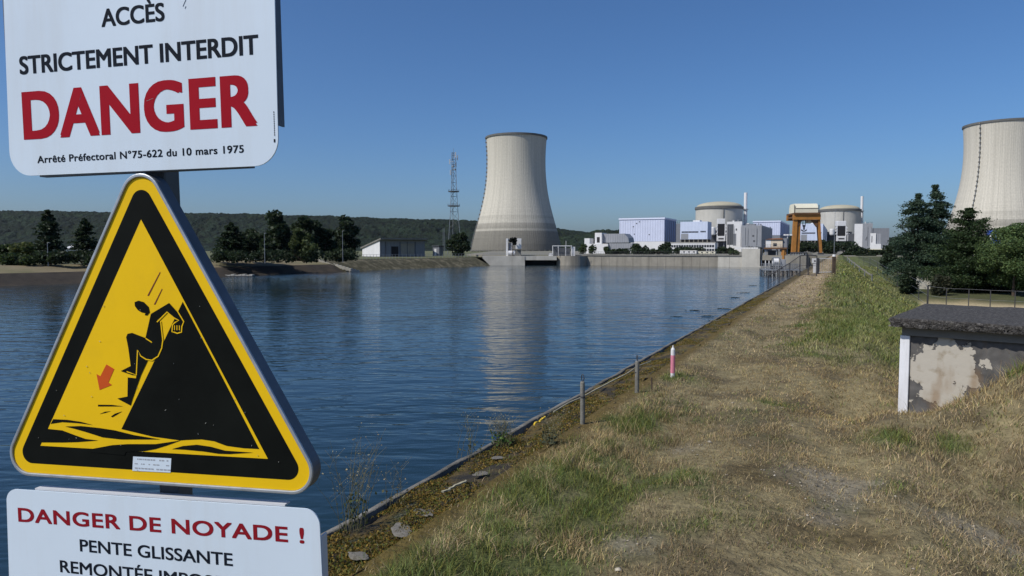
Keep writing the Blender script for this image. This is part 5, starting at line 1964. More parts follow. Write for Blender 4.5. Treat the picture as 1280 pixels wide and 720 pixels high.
t['category'] = 'stake'
G().tube([(0, 0, -.1), (.01, 0, H)], r, 8).obj('shaft', M['bark'], t)

STONE = mat('flat rubble', (0.15, 0.14, 0.12), .95, var=.4, scale=9, bump=.01, bscale=50, dirt=(.07, .06, .03), dirt_scale=7, dirt_amt=.8)
# pale straps and bits of yellow tape lying along the kerb
def strap(p0, p1, w, m, name, label, seed, cat):
    rg = np.random.default_rng(seed)
    (s0, t0), (s1, t1) = p0, p1
    n = 26
    vs, fs = [], []
    for i in range(n + 1):
        f_ = i / n
        s_ = s0 + (s1 - s0) * f_ + .05 * (vnoise(f_ * 6, seed, seed) - .5)
        tt = t0 + (t1 - t0) * f_
        z = float(np.interp(s_, sk, zk)) + .035 + .02 * (vnoise(f_ * 9, 3.3, seed) - .5) if s_ < -2.24 else float(terrain_h(s_, tt)) + .02
        ww = w * (.6 + .8 * vnoise(f_ * 12, 1.7, seed + 1))
        for e_ in (-.5, .5):
            vs.append((*st2w(s_ + ww * e_, tt), z))
            
    for i in range(n):
        fs.append((2 * i, 2 * i + 1, 2 * i + 3, 2 * i + 2))
    g = G()
    g.v, g.f = vs, fs
    o = g.obj(name, m)
    md = o.modifiers.new('thick', 'SOLIDIFY')
    md.thickness = .012
    tag(o, label, cat, 'straps lying along the kerb')
def kp(px, py):
    a = (360 - py) / F
    d = (0.0 - EYE) * (CP + a * SP) / (a * CP - SP)
    return w2st(xat(px, d), d)
strap(kp(692, 511), kp(812, 450), .012, M['rope'], 'strap', 'long thin pale strap lying on the kerb behind the two grey posts', 11, 'strap')
strap(kp(556, 614), kp(583, 602), .016, M['rope'], 'strap', 'short pale strap on the moss in front of the tower reflection', 12, 'strap')
strap(kp(668, 528), kp(684, 519), .016, M['yellow_strap'], 'strap', 'bright yellow strip on the kerb left of the nearest grey post', 13, 'strap')
for i, (px, py, sz, lab) in enumerate(((505, 660, .075, 'largest flat pale stone on the mossy kerb near the lower sign'), (530, 637, .055, 'flat pale stone on the mossy kerb behind the largest one'), (600, 588, .045, 'small pale stone in the moss halfway to the grey post'), (622, 566, .04, 'small pale stone in the moss nearest the grey post'), (448, 690, .045, 'small grey stone in the grass right beside the lower sign'))):
    s_, tt = kp(px, py)
    X, Y = st2w(s_, tt)
    bm = bmesh.new()
    bmesh.ops.create_icosphere(bm, subdivisions=3, radius=1)
    rg = np.random.default_rng(60 + i)
    for v_ in bm.verts:
        f_ = .45 + 1.0 * float(fbm(v_.co.x * 1.6 + 7, v_.co.y * 1.6 + v_.co.z * .6 + 9, 60 + i, 3))
        v_.co = Vector((v_.co.x * sz * 1.5 * f_, v_.co.y * sz * f_, v_.co.z * sz * .13 * f_))
    me = bpy.data.meshes.new('stone')
    bm.to_mesh(me)
    bm.free()
    me.materials.append(STONE)
    o = bpy.data.objects.new('stone', me)
    C.objects.link(o)
    zg_ = float(np.interp(s_, sk, zk)) if s_ < -2.24 else float(terrain_h(s_, tt))
    o.location = (X, Y, zg_ + sz * .0)
    o.rotation_euler = (0, 0, rg.uniform(0, 6))
    tag(o, lab, 'stone', 'pale stones along the kerb')

# ------------------------------------------------------------------ the warning sign
SB = 1.2713                                      # height of the triangle's base line above the ground, metres
EX = Vector((0.97590836, -0.21768509, 0.01469932))
EZ = Vector((-0.01532639, -0.00119239, 0.99988183))
EY = EZ.cross(EX)
org = Vector((-0.6532, 1.2258, EYE - 0.4287)) - EZ * SB
sign = thing('warning_sign', 'grey post carrying three French warning plates, the middle one a yellow triangle', 'warning sign')
sign.matrix_world = Matrix(((EX.x, EY.x, EZ.x, org.x), (EX.y, EY.y, EZ.y, org.y), (EX.z, EY.z, EZ.z, org.z), (0, 0, 0, 1)))
plate_white = mat('white enamel plate', (0.62, 0.71, 0.80), .35, var=.03, scale=4, dirt=(.50, .51, .50), dirt_scale=5, dirt_amt=.35, streak=True, spec=.5)
plate_yellow = mat('yellow sign film', (0.80, 0.50, 0.008), .5, var=.04, scale=5, dirt=(.62, .38, .02), dirt_scale=6, dirt_amt=.3, spec=.12)
plate_black = mat('black sign film', (0.006, 0.007, 0.006), .6, var=.3, scale=9, spec=.06)
ink_black = mat('black lettering', (0.010, 0.014, 0.022), .6, var=.2, scale=9, spec=.05)
ink_red = mat('red lettering', (0.33, 0.010, 0.020), .45, var=.08, scale=9, spec=.05)
ink_maroon = mat('dark red lettering', (0.24, 0.012, 0.020), .45, var=.1, scale=9, spec=.05)
arrow_red = mat('red arrow film', (0.56, 0.09, 0.02), .5, var=.08, scale=9, spec=.05)
rim_grey = mat('aluminium rim', (0.42, 0.44, 0.46), .42, .55, var=.12, scale=12, dirt=(.16, .16, .16), dirt_scale=14, dirt_amt=.5)
flange_grey = mat('grey painted flange', (0.12, 0.13, 0.15), .5, .2, var=.2, scale=8, dirt=(.06, .06, .06), dirt_scale=9, dirt_amt=.5)
post_grey = mat('grey post', (0.10, 0.105, 0.11), .55, .4, var=.25, scale=7, dirt=(.05, .045, .04), dirt_scale=8, dirt_amt=.6)
mm = 0.001


def rounded(poly, r, n=8):
    """round the corners of a convex polygon (x, z)"""
    out = []
    k = len(poly)
    rs = r if hasattr(r, '__len__') else [r] * k
    for i in range(k):
        p, a, b = Vector(poly[i]), Vector(poly[i - 1]), Vector(poly[(i + 1) % k])
        u, v = (a - p).normalized(), (b - p).normalized()
        ang = u.angle(v)
        dd = rs[i] / math.tan(ang / 2)
        c = p + (u + v).normalized() * (rs[i] / math.sin(ang / 2))
        s_, e_ = p + u * dd - c, p + v * dd - c
        a0, a1 = math.atan2(s_.y, s_.x), math.atan2(e_.y, e_.x)
        da = (a1 - a0 + PI) % (2 * PI) - PI
        for j in range(n + 1):
            t_ = a0 + da * j / n
            out.append((c.x + rs[i] * math.cos(t_), c.y + rs[i] * math.sin(t_)))
    return out


def inset(tri, m):
    k = len(tri)
    out = []
    for i in range(k):
        p, a, b = Vector(tri[i]), Vector(tri[i - 1]), Vector(tri[(i + 1) % k])
        u, v = (a - p).normalized(), (b - p).normalized()
        out.append(tuple(p + (u + v).normalized() * (m / math.sin(u.angle(v) / 2))))
    return out


def plate(poly, y0, y1, name, m, parent, lift=0.0, bevel=0):
    g = G()
    g.prism([(x * mm, z * mm + SB) for x, z in poly], y0 * mm, y1 * mm)
    return g.obj(name, m, parent, bevel=bevel)


def film(poly, y, name, m, parent, th=.15):
    """a thin sheet cut to a (possibly concave) outline in mm"""
    tris = tessellate_polygon([[Vector((x, z, 0)) for x, z in poly]])
    k = len(poly)
    g = G()
    g.v = [(x * mm, y * mm, z * mm + SB) for x, z in poly] + [(x * mm, (y + th) * mm, z * mm + SB) for x, z in poly]
    g.f = [tuple(t) for t in tris] + [tuple(i + k for i in reversed(t)) for t in tris]
    g.f += [(i, i + k, (i + 1) % k + k, (i + 1) % k) for i in range(k)]
    return g.obj(name, m, parent)


def stroke(line, w, y, name, m, parent):
    g = G()
    pts = [Vector(p) for p in line]
    L_, R_ = [], []
    for i, p in enumerate(pts):
        d_ = pts[min(i + 1, len(pts) - 1)] - pts[max(0, i - 1)]
        n_ = Vector((-d_.y, d_.x)).normalized() * w / 2
        L_.append(p + n_)
        R_.append(p - n_)
    for i in range(len(pts) - 1):
        k = len(g.v)
        g.v += [(q_.x * mm, y * mm, q_.y * mm + SB) for q_ in (L_[i], R_[i], R_[i + 1], L_[i + 1])]
        g.f.append((k, k + 1, k + 2, k + 3))
    return g.obj(name, m, parent)


def lettering(text, x0, x1, zb0, cap, y, m, parent, bold=0.0, slope=0.0, name='lettering', spacing=1.0):
    """raised film lettering fitted between x0 and x1 (mm) with the given capital height"""
    def build(s_):
        c = bpy.data.curves.new('text', 'FONT')
        c.body = s_
        c.size = 1
        c.extrude = 0.0
        c.space_character = spacing
        c.resolution_u = 6
        o = bpy.data.objects.new('text', c)
        C.objects.link(o)
        bpy.context.view_layer.update()
        dg_ = bpy.context.evaluated_depsgraph_get()
        me = bpy.data.meshes.new_from_object(o.evaluated_get(dg_))
        bpy.data.objects.remove(o)
        bpy.data.curves.remove(c)
        return me
    hm = build('H')
    ch = max(v_.co.y for v_ in hm.vertices)
    cb = min(v_.co.y for v_ in hm.vertices)
    bpy.data.meshes.remove(hm)
    me = build(text)
    co = np.array([v_.co[:] for v_ in me.vertices])
    faces = [tuple(p_.vertices) for p_ in me.polygons]
    bpy.data.meshes.remove(me)
    xa, xb = co[:, 0].min(), co[:, 0].max()
    kz = cap / (ch - cb)
    b_ = bold * cap
    kx = (x1 - x0 - 2 * b_) / (xb - xa)
    g = G()
    shifts = [(0, 0), (-1, -.6), (1, -.6), (1, .6), (-1, .6), (-.5, .6), (.5, .6), (-.5, -.6), (.5, -.6)] if bold else [(0, 0)]
    for k_, (sx_, sz_) in enumerate(shifts):
        n_ = len(g.v)
        X_ = x0 + b_ + (co[:, 0] - xa) * kx + sx_ * b_
        Z_ = zb0 + b_ * .6 + (co[:, 1] - cb) * kz * (1 - 1.2 * bold) + sz_ * b_ + slope * (X_ - x0)
        g.v += [(a_ * mm, (y - .012 * k_) * mm, c_ * mm + SB) for a_, c_ in zip(X_, Z_)]
        g.f += [tuple(n_ + i for i in f_) for f_ in faces]
    return g.obj(name, m, parent)


# post
g = G().box(-.021, .021, .034, .076, -.35, SB + 1.06)
g.obj('post', post_grey, sign, bevel=.004)
g = G().box(-.0225, .0225, .0325, .0775, SB + 1.06, SB + 1.066)
g.obj('post_cap', post_grey, sign)
for zz in (40, 520, 610, 900, -70, -170):
    G().box(-.034, .034, .0272, .0335, SB + zz * mm - .012, SB + zz * mm + .012).obj('bracket', flange_grey, sign, bevel=.002)

# upper plate
up = plate(rounded([(-283.5, 569.5), (273.5, 567.5), (278, 985), (-274, 985)], 46), 0, 2.5, 'access_plate', plate_white, sign)
up['label'] = 'white rectangular plate with large red letters, top of the post'
g = G()
g.box(.2735, .2765, .0026, .018, SB + .634, SB + .93)
g.box(-.2196, .2167, .0026, .018, SB + .5665, SB + .5695)
g.box(-.2815, -.2785, .0026, .018, SB + .634, SB + .93)
g.obj('flange', flange_grey, up)
lettering('ACCÈS', -66, 64, 825, 31, -.35, ink_black, up, bold=.035)
lettering('STRICTEMENT INTERDIT', -248.5, 243.5, 754.5, 32.5, -.35, ink_black, up, bold=.04)
lettering('DANGER', -247.5, 236.5, 635.5, 87, -.35, ink_red, up, bold=.048, spacing=1.06)
lettering('Arrêté Préfectoral N°75-622 du 10 mars 1975', -220, 208.5, 591.5, 13, -.35, ink_black, up, bold=.035, spacing=1.06)
g = G()
for k in range(11):
    z_ = SB + .617 + k * .0038
    g.flat([(.2672, z_), (.2687, z_), (.2687, z_ + .0026), (.2672, z_ + .0026)], -.0004)
g.flat([(.266, SB + .606), (.269, SB + .606), (.269, SB + .6115), (.266, SB + .6115)], -.0004)
g.obj('imprint', ink_black, up)

g = G()
for (xa, za, xb, zb) in ((101, 846, 108, 858), (105, 842, 107, 846), (-120, 700, -116, 712), (20, 690, 34, 694), (-200, 930, -180, 936)):
    g.tube([(xa * mm, -.0003, SB + za * mm), (xb * mm, -.0003, SB + zb * mm)], .0005, 4)
g.obj('surface_wear', mat('scratched enamel', (.33, .35, .37), .6), up)

# triangle
tri = [(0, 606.2), (-350, 0), (350, 0)]
tp = plate(rounded(inset(tri, 6.5), 36, 12), 0, 3, 'triangle_plate', plate_yellow, sign)
tp['label'] = 'yellow triangle plate with a figure slipping down a slope into water'
# rolled aluminium rim: ring profile swept round the rounded triangle
def ring(poly_o, poly_i, y0, y1):
    g = G()
    k = len(poly_o)
    for (po, yy) in ((poly_o, y0), (poly_o, y1), (poly_i, y1), (poly_i, y0)):
        g.v += [(x * mm, yy * mm, z * mm + SB) for x, z in po]
    for a_ in range(4):
        b_ = (a_ + 1) % 4
        for i in range(k):
            j = (i + 1) % k
            g.f.append((a_ * k + i, a_ * k + j, b_ * k + j, b_ * k + i))
    return g
ring(rounded(tri, 42, 12), rounded(inset(tri, 6.2), 36, 12), -3, 2).obj('rim', rim_grey, tp, bevel=.0015)
ring(rounded(inset(tri, .6), 41.5, 12), rounded(inset(tri, 2.6), 39.5, 12), 2.1, 28).obj('flange', flange_grey, tp)
plate(rounded(inset(tri, 9), 34, 12), 25, 27, 'back_sheet', flange_grey, tp)
film(rounded(inset(tri, 25), 21, 10), -.3, 'black_border', plate_black, tp)
PIC = {
'yellow': [(-2.3,482.5),(233.3,60.2),(-248.2,60.1)],
'mountain': [(76.1,335.2),(140.8,218.0),(217.2,76.9),(186.7,76.8),(152.7,79.3),(128.0,86.5),(102.8,88.7),(70.8,86.1),(57.9,84.6),(52.8,85.2),(0.9,89.1),(-65.0,100.1),(4.3,214.9),(33.0,263.0)],
'w1': [(-221.6,103.4),(-215.4,112.6),(-184.4,112.7),(-153.2,110.1),(-127.6,105.3),(-160.3,107.4),(-195.2,107.8)],
'w2': [(-231.5,93.5),(-196.2,92.0),(-168.7,84.3),(-144.8,78.1),(-117.3,76.4),(-162.5,71.3),(-197.7,68.8),(-247.6,66.7)],
'w3': [(-188.7,99.8),(-153.7,102.1),(-112.5,100.1),(-78.7,97.1),(-38.8,90.2),(17.1,84.7),(-19.2,83.0),(-66.1,80.8),(-106.7,82.8),(-143.9,91.4),(-167.9,96.2)],
'w4': [(-133.8,59.4),(-87.0,69.1),(-53.1,72.7),(6.8,75.6),(59.3,84.7),(32.9,74.9),(6.3,66.4),(-17.1,61.5),(-57.3,58.0),(-61.0,51.4),(-134.2,53.5)],
'w5': [(40.9,68.1),(63.8,74.9),(92.8,78.6),(121.2,76.3),(149.2,70.7),(204.8,69.9),(158.3,65.0),(136.4,64.4),(105.0,67.1),(66.7,68.3)],
'head': [(-23.5,334.3),(-15.1,337.2),(-3.8,334.4),(5.5,326.0),(7.3,316.1),(1.4,310.5),(-3.4,311.0),(-1.6,314.7),(-9.7,316.1),(-17.7,320.2),(-23.2,327.3)],
'body': [(9.7,313.3),(48.5,333.1),(74.6,306.8),(67.1,302.0),(56.8,306.7),(43.8,316.9),(28.6,302.8),(32.3,268.6),(29.4,254.5),(22.1,240.3),(10.3,231.0),(-2.9,229.9),(-15.6,236.7),(-21.7,246.6),(-29.1,201.7),(-35.7,201.5),(-59.7,208.1),(-38.1,217.8),(-41.3,250.5),(-44.8,270.4),(-41.5,276.7),(-31.5,278.5),(-4.0,269.5)],
'hand': [(67.1,302.0),(74.6,306.8),(77.1,299.9),(72.9,291.5),(71.4,280.9),(62.8,279.4),(52.6,281.5),(54.2,294.1),(59.6,298.3)],
'leg': [(-21.1,243.9),(-1.5,228.6),(-17.5,201.2),(-37.8,156.6),(-42.4,144.9),(-70.2,156.9),(-48.2,161.4),(-45.5,196.5),(-28.0,195.5)],
'mot1': [(32.1,388.7),(33.0,387.1),(6.6,345.6),(3.7,346.2)],
'mot2': [(34.7,358.7),(35.6,357.6),(19.4,330.2),(16.5,330.2)],
'sp1': [(-113.3,143.8),(-82.7,144.6),(-59.3,142.6),(-113.5,140.6)],
'sp2': [(-110.9,126.4),(-98.7,131.3),(-86.1,132.6),(-98.9,128.9)],
'sp3': [(-86.3,123.0),(-76.9,128.6),(-61.5,133.2),(-73.6,126.4),(-83.4,121.4)],
'arrow': [(-90.5,219.6),(-74.1,211.3),(-88.1,186.1),(-80.6,181.7),(-108.2,171.6),(-113.3,201.1),(-105.0,197.3)],
'sticker': [(-42.7,50.0),(38.1,50.8),(35.2,24.3),(-45.8,23.1)],
'ln_body': [(29.5,300.9),(32.2,265.8),(29.2,251.7),(21.0,236.9),(7.6,229.3),(-4.5,230.7),(-15.6,236.7),(-21.6,247.4),(-26.8,201.7),(-47.0,207.5)],
'ln_thigh': [(-3.4,269.0),(9.3,261.8)],
'ln_arm': [(21.9,298.8),(43.8,316.9),(56.8,306.7),(67.1,302.0),(58.9,298.3),(53.9,294.1),(52.0,281.5),(57.4,280.7),(62.7,278.8),(67.6,280.3),(71.4,280.9),(72.9,291.5),(77.1,299.9),(64.7,319.2)],
}
pg_ = film(PIC['yellow'], -.7, 'pictogram', plate_yellow, tp)
for k in ('mountain', 'w1', 'w2', 'w3', 'w4', 'w5'):
    film(PIC[k], -1.0 - (.15 if k != 'mountain' else 0), 'mountain' if k == 'mountain' else 'wave', plate_black, pg_)
for k in ('leg', 'body', 'head', 'hand'):
    film(PIC[k], -1.4 - (.1 if k == 'body' else 0), 'figure' if k != 'leg' else 'figure_leg', plate_black, pg_)
for k in ('mot1', 'mot2'):
    film(PIC[k], -1.1, 'motion_line', mat('brown film', (.16, .03, .01), .5), pg_)
for k in ('sp1', 'sp2', 'sp3'):
    film(PIC[k], -1.1, 'splash_line', plate_black, pg_)
film(PIC['arrow'], -1.1, 'arrow', arrow_red, pg_)
for k, w in (('ln_body', 2.2), ('ln_thigh', 2.0), ('ln_arm', 2.2)):
    stroke(PIC[k], w, -1.75, 'outline', plate_yellow, pg_)
for xx in (57.5, 62.5, 67.5):
    stroke([(xx, 284.5), (xx + .4, 293)], 1.6, -1.78, 'outline', plate_yellow, pg_)
stk = film(PIC['sticker'], -.75, 'sticker', plate_white, tp)
g = G()
rg = np.random.default_rng(3)
for r_, (za, zb) in enumerate(((44.5, 47), (36, 38), (27.5, 30))):
    xx = -34 if r_ == 0 else -40
    while xx < 30:
        w = rg.uniform(2, 7)
        if rg.random() < .72:
            g.flat([(xx * mm, SB + za * mm), ((xx + w) * mm, SB + za * mm), ((xx + w) * mm, SB + zb * mm), (xx * mm, SB + zb * mm)], -.0010)
        xx += w + 1.5
g.obj('small_print', mat('grey print', (.36, .38, .42), .6), stk)

rg = np.random.default_rng(8)
g = G()
for i in range(34):
    xx, zz = rg.uniform(-260, 260), rg.uniform(18, 330)
    if abs(xx) > (606 - zz) * .5: continue
    a_ = rg.uniform(0, PI)
    l_ = rg.uniform(.8, 3.2)
    g.tube([(xx * mm, -.0018, SB + zz * mm), ((xx + l_ * math.cos(a_)) * mm, -.0018, SB + (zz + l_ * math.sin(a_)) * mm)], .0005, 4)
g.obj('surface_wear', mat('chipped film', (.40, .40, .36), .7), tp)

# lower plate
lo = plate(rounded([(-342, -236), (331, -236), (327.5, -24), (-335.5, -29)], [24, 24, 28, 24]), 0, 2.5, 'drowning_plate', plate_white, sign)
lo['label'] = 'white rectangular plate with a dark red heading, lowest on the post'
g = G()
n = len(g.v)
for (xx, zz) in ((-.2704, -.0278), (.261, -.0238)):
    for yy, dz in ((.0026, 0), (.020, 0), (.020, .003), (.0026, .003)):
        g.v.append((xx, yy, SB + zz + dz))
g.f += [(n, n + 1, n + 5, n + 4), (n + 1, n + 2, n + 6, n + 5), (n + 2, n + 3, n + 7, n + 6), (n + 3, n, n + 4, n + 7), (n, n + 3, n + 2, n + 1), (n + 4, n + 5, n + 6, n + 7)]
g.box(.3272, .3305, .0026, .020, SB - .205, SB - .072)
g.box(-.340, -.337, .0026, .020, SB - .205, SB - .085)
g.obj('flange', mat('white flange', (.55, .56, .58), .45, var=.06), lo)
lettering('DANGER DE NOYADE !', -310.5, 298, -92, 27.5, -.35, ink_maroon, lo, bold=.045, slope=.0095, spacing=1.06)
lettering('PENTE GLISSANTE', -171, 155.5, -139.3, 23.5, -.35, ink_black, lo, bold=.03)
lettering('REMONTÉE IMPOSSIBLE', -219, 206, -184, 23.5, -.35, ink_black, lo, bold=.03)

# ------------------------------------------------------------------ dry weeds standing on the kerb
def weed(px, py, h, n, label, seed, col):
    s_, tt = kp(px, py)
    rg = np.random.default_rng(seed)
    X, Y = st2w(s_, tt)
    zb = float(np.interp(s_, sk, zk)) if s_ < -2.24 else float(terrain_h(s_, tt))
    t = thing('dry_weed', label, 'plant', (X, Y, zb), 0, 'wild plants on the kerb')
    g, sd, Pm = G(), [], []
    for i in range(n):
        az, ln = rg.uniform(0, 2 * PI), rg.uniform(.1, .5)
        hh_ = h * rg.uniform(.5, 1.05)
        bx, by = rg.normal(0, .05, 2)
        pts = [(bx + math.cos(az) * ln * hh_ * f_ ** 1.6, by + math.sin(az) * ln * hh_ * f_ ** 1.6, hh_ * f_ - .02) for f_ in (0, .35, .7, 1.0)]
        g.tube(pts, [.0018, .0015, .0011, .0006], 4)
        for k in range(4):
            f_ = rg.uniform(.5, .98)
            p = Vector((bx + math.cos(az) * ln * hh_ * f_ ** 1.6, by + math.sin(az) * ln * hh_ * f_ ** 1.6, hh_ * f_))
            a2 = rg.uniform(0, 2 * PI)
            q_ = p + Vector((math.cos(a2), math.sin(a2), .9)) * rg.uniform(.03, .10)
            g.tube([p, q_], [.0009, .0005], 3)
            sd.append(q_)
        sd.append(Vector(pts[-1]))
        for k in range(4):
            f_ = rg.uniform(.03, .5)
            Pm.append((bx + math.cos(az) * ln * hh_ * f_ ** 1.6 + rg.normal(0, .02), by + math.sin(az) * ln * hh_ * f_ ** 1.6 + rg.normal(0, .02), hh_ * f_))
    g.obj('stem', mat('weed stem', (.13, .12, .06), .8, var=.3, scale=9), t)
    v_, q_, c_ = leaf_cloud(np.array([tuple(p) for p in sd]), .0062, (.30, .27, .17), rg)
    np_mesh('seed_foliage', v_, quads=q_, mat=M['grass'], parent=t, col=c_)
    v_, q_, c_ = leaf_cloud(np.array(Pm), .014, col, rg)
    np_mesh('foliage', v_, quads=q_, mat=M['grass'], parent=t, col=c_)
weed(438, 648, .60, 26, 'tall airy dry weed with seed heads standing on the kerb beside the triangle sign', 501, (.06, .075, .03))
weed(498, 620, .25, 8, 'single pale plume of dry grass on the kerb right of the tall airy weed', 502, (.16, .14, .07))
weed(590, 560, .42, 9, 'thin dry weed on the kerb just below the tower reflection', 503, (.08, .09, .04))
weed(628, 546, .24, 40, 'small green clump on the kerb in front of the tower reflection', 504, (.06, .11, .025))
weed(690, 556, .30, 24, 'low grey green weed on the bank left of the nearest grey post', 505, (.09, .10, .06))

# ------------------------------------------------------------------ grass as real blades
def make_grass():
    rg = np.random.default_rng(11)
    vs, qs, ts, cs_ = [], [], [], []
    off = 0
    regions = (  # t0, t1, s0, s1, density, width
        (1.6, 7.0, -2.45, 5.5, 7000, .0020),
        (7.0, 12.0, -2.45, 6.0, 3200, .0030),
        (12.0, 22.0, -2.45, 6.5, 1200, .0052),
        (22.0, 45.0, -2.4, 6.5, 190, .014),
        (45.0, 120.0, -2.3, 5.0, 30, .035))
    for (t0, t1, s0, s1, den, wid) in regions:
        n = int((t1 - t0) * (s1 - s0) * den)
        s_ = rg.uniform(s0, s1, n)
        t_ = rg.uniform(t0, t1, n)
        x, y = st2w(s_, t_)
        h0 = terrain_h(s_, t_)
        depth = y * CP - (h0 - EYE) * SP
        px = 640 + F * x / np.maximum(depth, .1)
        up_ = y * SP + (h0 - EYE) * CP
        py = 360 - F * up_ / np.maximum(depth, .1)
        green, bare, moss, mound, left, right, n1, n2, n3 = fields(s_, t_)
        cover = 1 - .65 * bare - .8 * moss
        path = sstep(-2.0, -1.6, s_) * np.where(t_ > 12, sstep(-.5, -1.0, s_), sstep(.7, .1, s_)) * (1 - np.clip(mound * 1.5, 0, 1))
        cover *= 1 - .35 * path * sstep(.5, .3, n2)
        cover *= np.where(s_ < -2.02, .08 * sstep(-2.6, -2.3, s_) + .92 * sstep(-2.24, -2.02, s_ + .22 * (n1 - .5)), 1)
        clump = sstep(.25, .6, fbm(s_ / .12, t_ / .12, 91, 2))
        cover *= .22 + .85 * clump
        in_bunker_local = np.array([0.])
        bx, by = x - c0.x, y - c0.y
        lx = bx * math.cos(brot) + by * math.sin(brot)
        ly = -bx * math.sin(brot) + by * math.cos(brot)
        inside = (lx > -.02) & (lx < WB) & (ly > -.02) & (ly < DB)
        keep = (rg.random(n) < cover) & (px > -60) & (px < np.where(t_ < 14, 2300, 1500)) & (py < 1000) & ~inside
        s_, t_, x, y, h0, green, path, mound, left, right, n1, n3 = [a[keep] for a in (s_, t_, x, y, h0, green, path, mound, left, right, n1, n3)]
        n = len(s_)
        lush = np.clip(np.maximum(left, right * .8), 0, 1)
        hgt = .022 + .035 * rg.random(n) ** 2 + .06 * lush * rg.random(n) + .05 * green * rg.random(n) + .12 * np.clip(mound * 1.4, 0, 1) * rg.random(n)
        tall = rg.random(n) < .012 + .035 * left
        hgt = np.where(tall, hgt + rg.uniform(.05, .16, n), hgt)
        hgt *= .35 + .65 * sstep(-2.25, -1.75, s_)
        hgt *= .45 + 1.2 * fbm(s_ / .28, t_ / .34, 141, 2)
        tuft = fbm(s_ / .22, t_ / .26, 151, 2)
        hgt *= 1 - .25 * path
        if t0 > 20: hgt *= 1.25
        az = rg.uniform(0, 2 * PI, n)
        lean = rg.uniform(.15, 1.1, n) * hgt
        lean = np.where(rg.random(n) < .3, lean * 1.6, lean)
        litter = (rg.random(n) < .30) & (green < .5)
        lean = np.where(litter, rg.uniform(.02, .07, n), lean)
        hgt = np.where(litter, rg.uniform(.004, .014, n), hgt)
        w = wid * rg.uniform(.6, 1.4, n) * np.where(tall, .6, 1)
        dx_, dy_ = np.cos(az), np.sin(az)
        fa = rg.uniform(0, PI, n)
        ux, uy = np.cos(fa) * w, np.sin(fa) * w
        base = np.stack([x, y, h0 - .008], 1)
        side = np.stack([ux, uy, np.zeros(n)], 1)
        mid = base + np.stack([dx_ * lean * .35, dy_ * lean * .35, hgt * .62], 1)
        tip = base + np.stack([dx_ * lean, dy_ * lean, hgt], 1)
        V_ = np.stack([base - side, base + side, mid + side * .75, mid - side * .75, tip], 1).reshape(-1, 3)
        k = off + np.arange(n) * 5
        qs.append(np.stack([k, k + 1, k + 2, k + 3], 1))
        ts.append(np.stack([k + 3, k + 2, k + 4], 1))
        g_ = rg.random(n) < np.clip(green * .95 + .04 + 2.2 * (tuft - .56) * (.35 + green), 0, 1)
        dryc = np.array((.40, .325, .18))[None] * rg.uniform(.5, 1.35, n)[:, None] * np.stack([np.ones(n), rg.uniform(.88, 1.04, n), rg.uniform(.75, 1.1, n)], 1)
        brown = rg.random(n) < .17
        dryc = dryc * (.42 + 1.2 * fbm(s_ / .5, t_ / .7, 131, 4))[:, None] * np.stack([np.ones(n), .94 + .12 * n1, .8 + .4 * n1], 1)
        yg = (np.clip(right * 1.1, 0, 1) * sstep(-1.0, -.1, s_) * .75)[:, None]
        dryc = dryc * (1 - yg) + dryc * np.array((.52, .76, .50))[None] * yg
        dryc = np.where((brown & (rg.random(n) > yg[:, 0]))[:, None], dryc * np.array((.58, .52, .48))[None], dryc)
        grc = np.array((.155, .19, .055))[None] * rg.uniform(.55, 1.5, n)[:, None] * np.stack([rg.uniform(.8, 1.35, n), np.ones(n), rg.uniform(.7, 1.3, n)], 1)
        c = np.where(g_[:, None], grc, dryc)
        vs.append(V_)
        cs_.append(np.repeat(c, 5, 0))
        off += n * 5
    V_ = np.concatenate(vs)
    o = np_mesh('grass', V_, quads=np.concatenate(qs), tris=np.concatenate(ts), mat=M['grass'], col=np.concatenate(cs_))
    tag(o, 'dry and green grass growing on the dike', 'grass', kind='stuff')
    print('grass blades', len(V_) // 5)


make_grass()


def make_pebbles():
    rg = np.random.default_rng(23)
    n = 9000
    s_ = rg.uniform(-1.8, 3.2, n)
    t_ = rg.uniform(2.4, 9, n)
    green, bare, moss, mound, left, right, n1, n2, n3 = fields(s_, t_)
    keep = rg.random(n) < (bare * .9 + .03)
    s_, t_ = s_[keep], t_[keep]
    n = len(s_)
    x, y = st2w(s_, t_)
    z = terrain_h(s_, t_)
    octa = np.array([(1, 0, 0), (0, 1, 0), (-1, 0, 0), (0, -1, 0), (0, 0, 1), (0, 0, -1)], float)
    tri_ = np.array([(0, 1, 4), (1, 2, 4), (2, 3, 4), (3, 0, 4), (1, 0, 5), (2, 1, 5), (3, 2, 5), (0, 3, 5)])
    sz = rg.uniform(.003, .012, n) * (1 + (rg.random(n) < .04) * 1.2)
    V_ = octa[None] * rg.uniform(.6, 1.4, (n, 6, 1)) * sz[:, None, None] * np.array((1.2, 1.0, .6))
    a = rg.uniform(0, 6.3, n)
    ca, sa = np.cos(a)[:, None], np.sin(a)[:, None]
    V_ = np.stack([V_[..., 0] * ca - V_[..., 1] * sa, V_[..., 0] * sa + V_[..., 1] * ca, V_[..., 2]], -1)
    V_ = V_ + np.stack([x, y, z + sz * .3], 1)[:, None]
    c = np.array((.27, .24, .19))[None] * rg.uniform(.4, 1.5, n)[:, None]
    T_ = (tri_[None] + (np.arange(n) * 6)[:, None, None]).reshape(-1, 3)
    o = np_mesh('gravel', V_.reshape(-1, 3), tris=T_, mat=M['pebble'], col=np.repeat(c, 6, 0))
    tag(o, 'loose gravel on the worn patches of the track', 'gravel', kind='stuff')


make_pebbles()


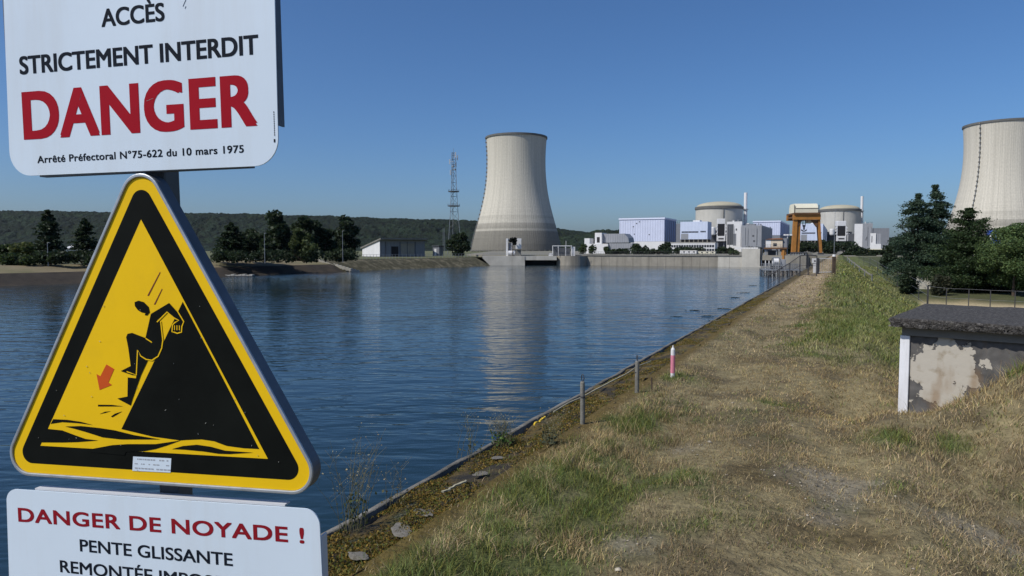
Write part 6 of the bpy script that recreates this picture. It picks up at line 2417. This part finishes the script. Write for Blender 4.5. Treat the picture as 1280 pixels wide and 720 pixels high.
def make_moss():
    rg = np.random.default_rng(29)
    n = 85000
    t_ = 2.4 + 26 * rg.random(n) ** 1.7
    s_ = rg.uniform(-2.86, -2.08, n)
    keep = rg.random(n) < sstep(.42, .60, fbm(s_ / .3, t_ / .5, 171, 3))
    s_, t_ = s_[keep], t_[keep]
    n = len(s_)
    x, y = st2w(s_, t_)
    z = np.where(s_ > -2.26, terrain_h(s_, t_), np.interp(s_, sk, zk)) + np.where(s_ > -2.26, 0, 1) * 0.09 * (fbm(s_ / 0.22, t_ / 0.3, 51) - 0.5) - .015
    P_ = np.stack([x, y, z + rg.uniform(0, .010, n)], 1)
    v, qd, c = leaf_cloud(P_, .0085, (.17, .115, .024), rg)
    g_ = (rg.random(n) < .35)[:, None]
    c = np.where(np.repeat(g_, 4, 0), c * np.array((.55, .9, .9)), c)
    o = np_mesh('moss', v, quads=qd, mat=M['grass'], col=c)
    tag(o, 'orange and green moss cushions on the kerb', 'moss', kind='stuff')


make_moss()

# drifting weed on the water close to the dike
for i, (px, py, wpx, d_) in enumerate(((868, 388, 16, 0), (884, 395, 12, 0), (905, 386, 14, 0), (918, 372, 12, 0), (930, 366, 14, 0), (942, 357, 12, 0), (846, 396, 12, 0), (896, 401, 16, 0))):
    a = (360 - py) / F
    d = (WATER - EYE) * (CP + a * SP) / (a * CP - SP)
    rg = np.random.default_rng(700 + i)
    t = thing('floating_weed', 'small dark patch of weed floating on the water beside the dike', 'water weed', (xat(px, d, WATER), d, WATER), rg.uniform(-.3, .3), 'weed floating beside the dike')
    w = wpx / 2 / F * d
    n = 46
    pts_ = np.stack([rg.normal(0, w * .5, n), rg.normal(0, w * .3, n), rg.uniform(0.0, .02, n)], 1)
    v_, q_, c_ = leaf_cloud(pts_, .13, (.020, .026, .014), rg, flat=.75)
    v_[:, 2] = np.clip(v_[:, 2], -.03, .03)
    np_mesh('foliage', v_, quads=q_, mat=M['leaf'], parent=t, col=c_)

# ------------------------------------------------------------------ the air between here and the hills
hz = bpy.data.materials.new('summer air')
hz.use_nodes = True
nt = hz.node_tree
nt.nodes.remove(nt.nodes['Principled BSDF'])
pv = nt.nodes.new('ShaderNodeVolumePrincipled')
pv.inputs['Color'].default_value = (0.80, 0.88, 1.0, 1)
pv.inputs['Density'].default_value = 0.000015
pv.inputs['Anisotropy'].default_value = 0.2
nt.links.new(pv.outputs[0], nt.nodes['Material Output'].inputs['Volume'])
tag(G().box(-4200, 4200, -600, 4300, -10, 260).obj('haze', hz), kind='stuff')
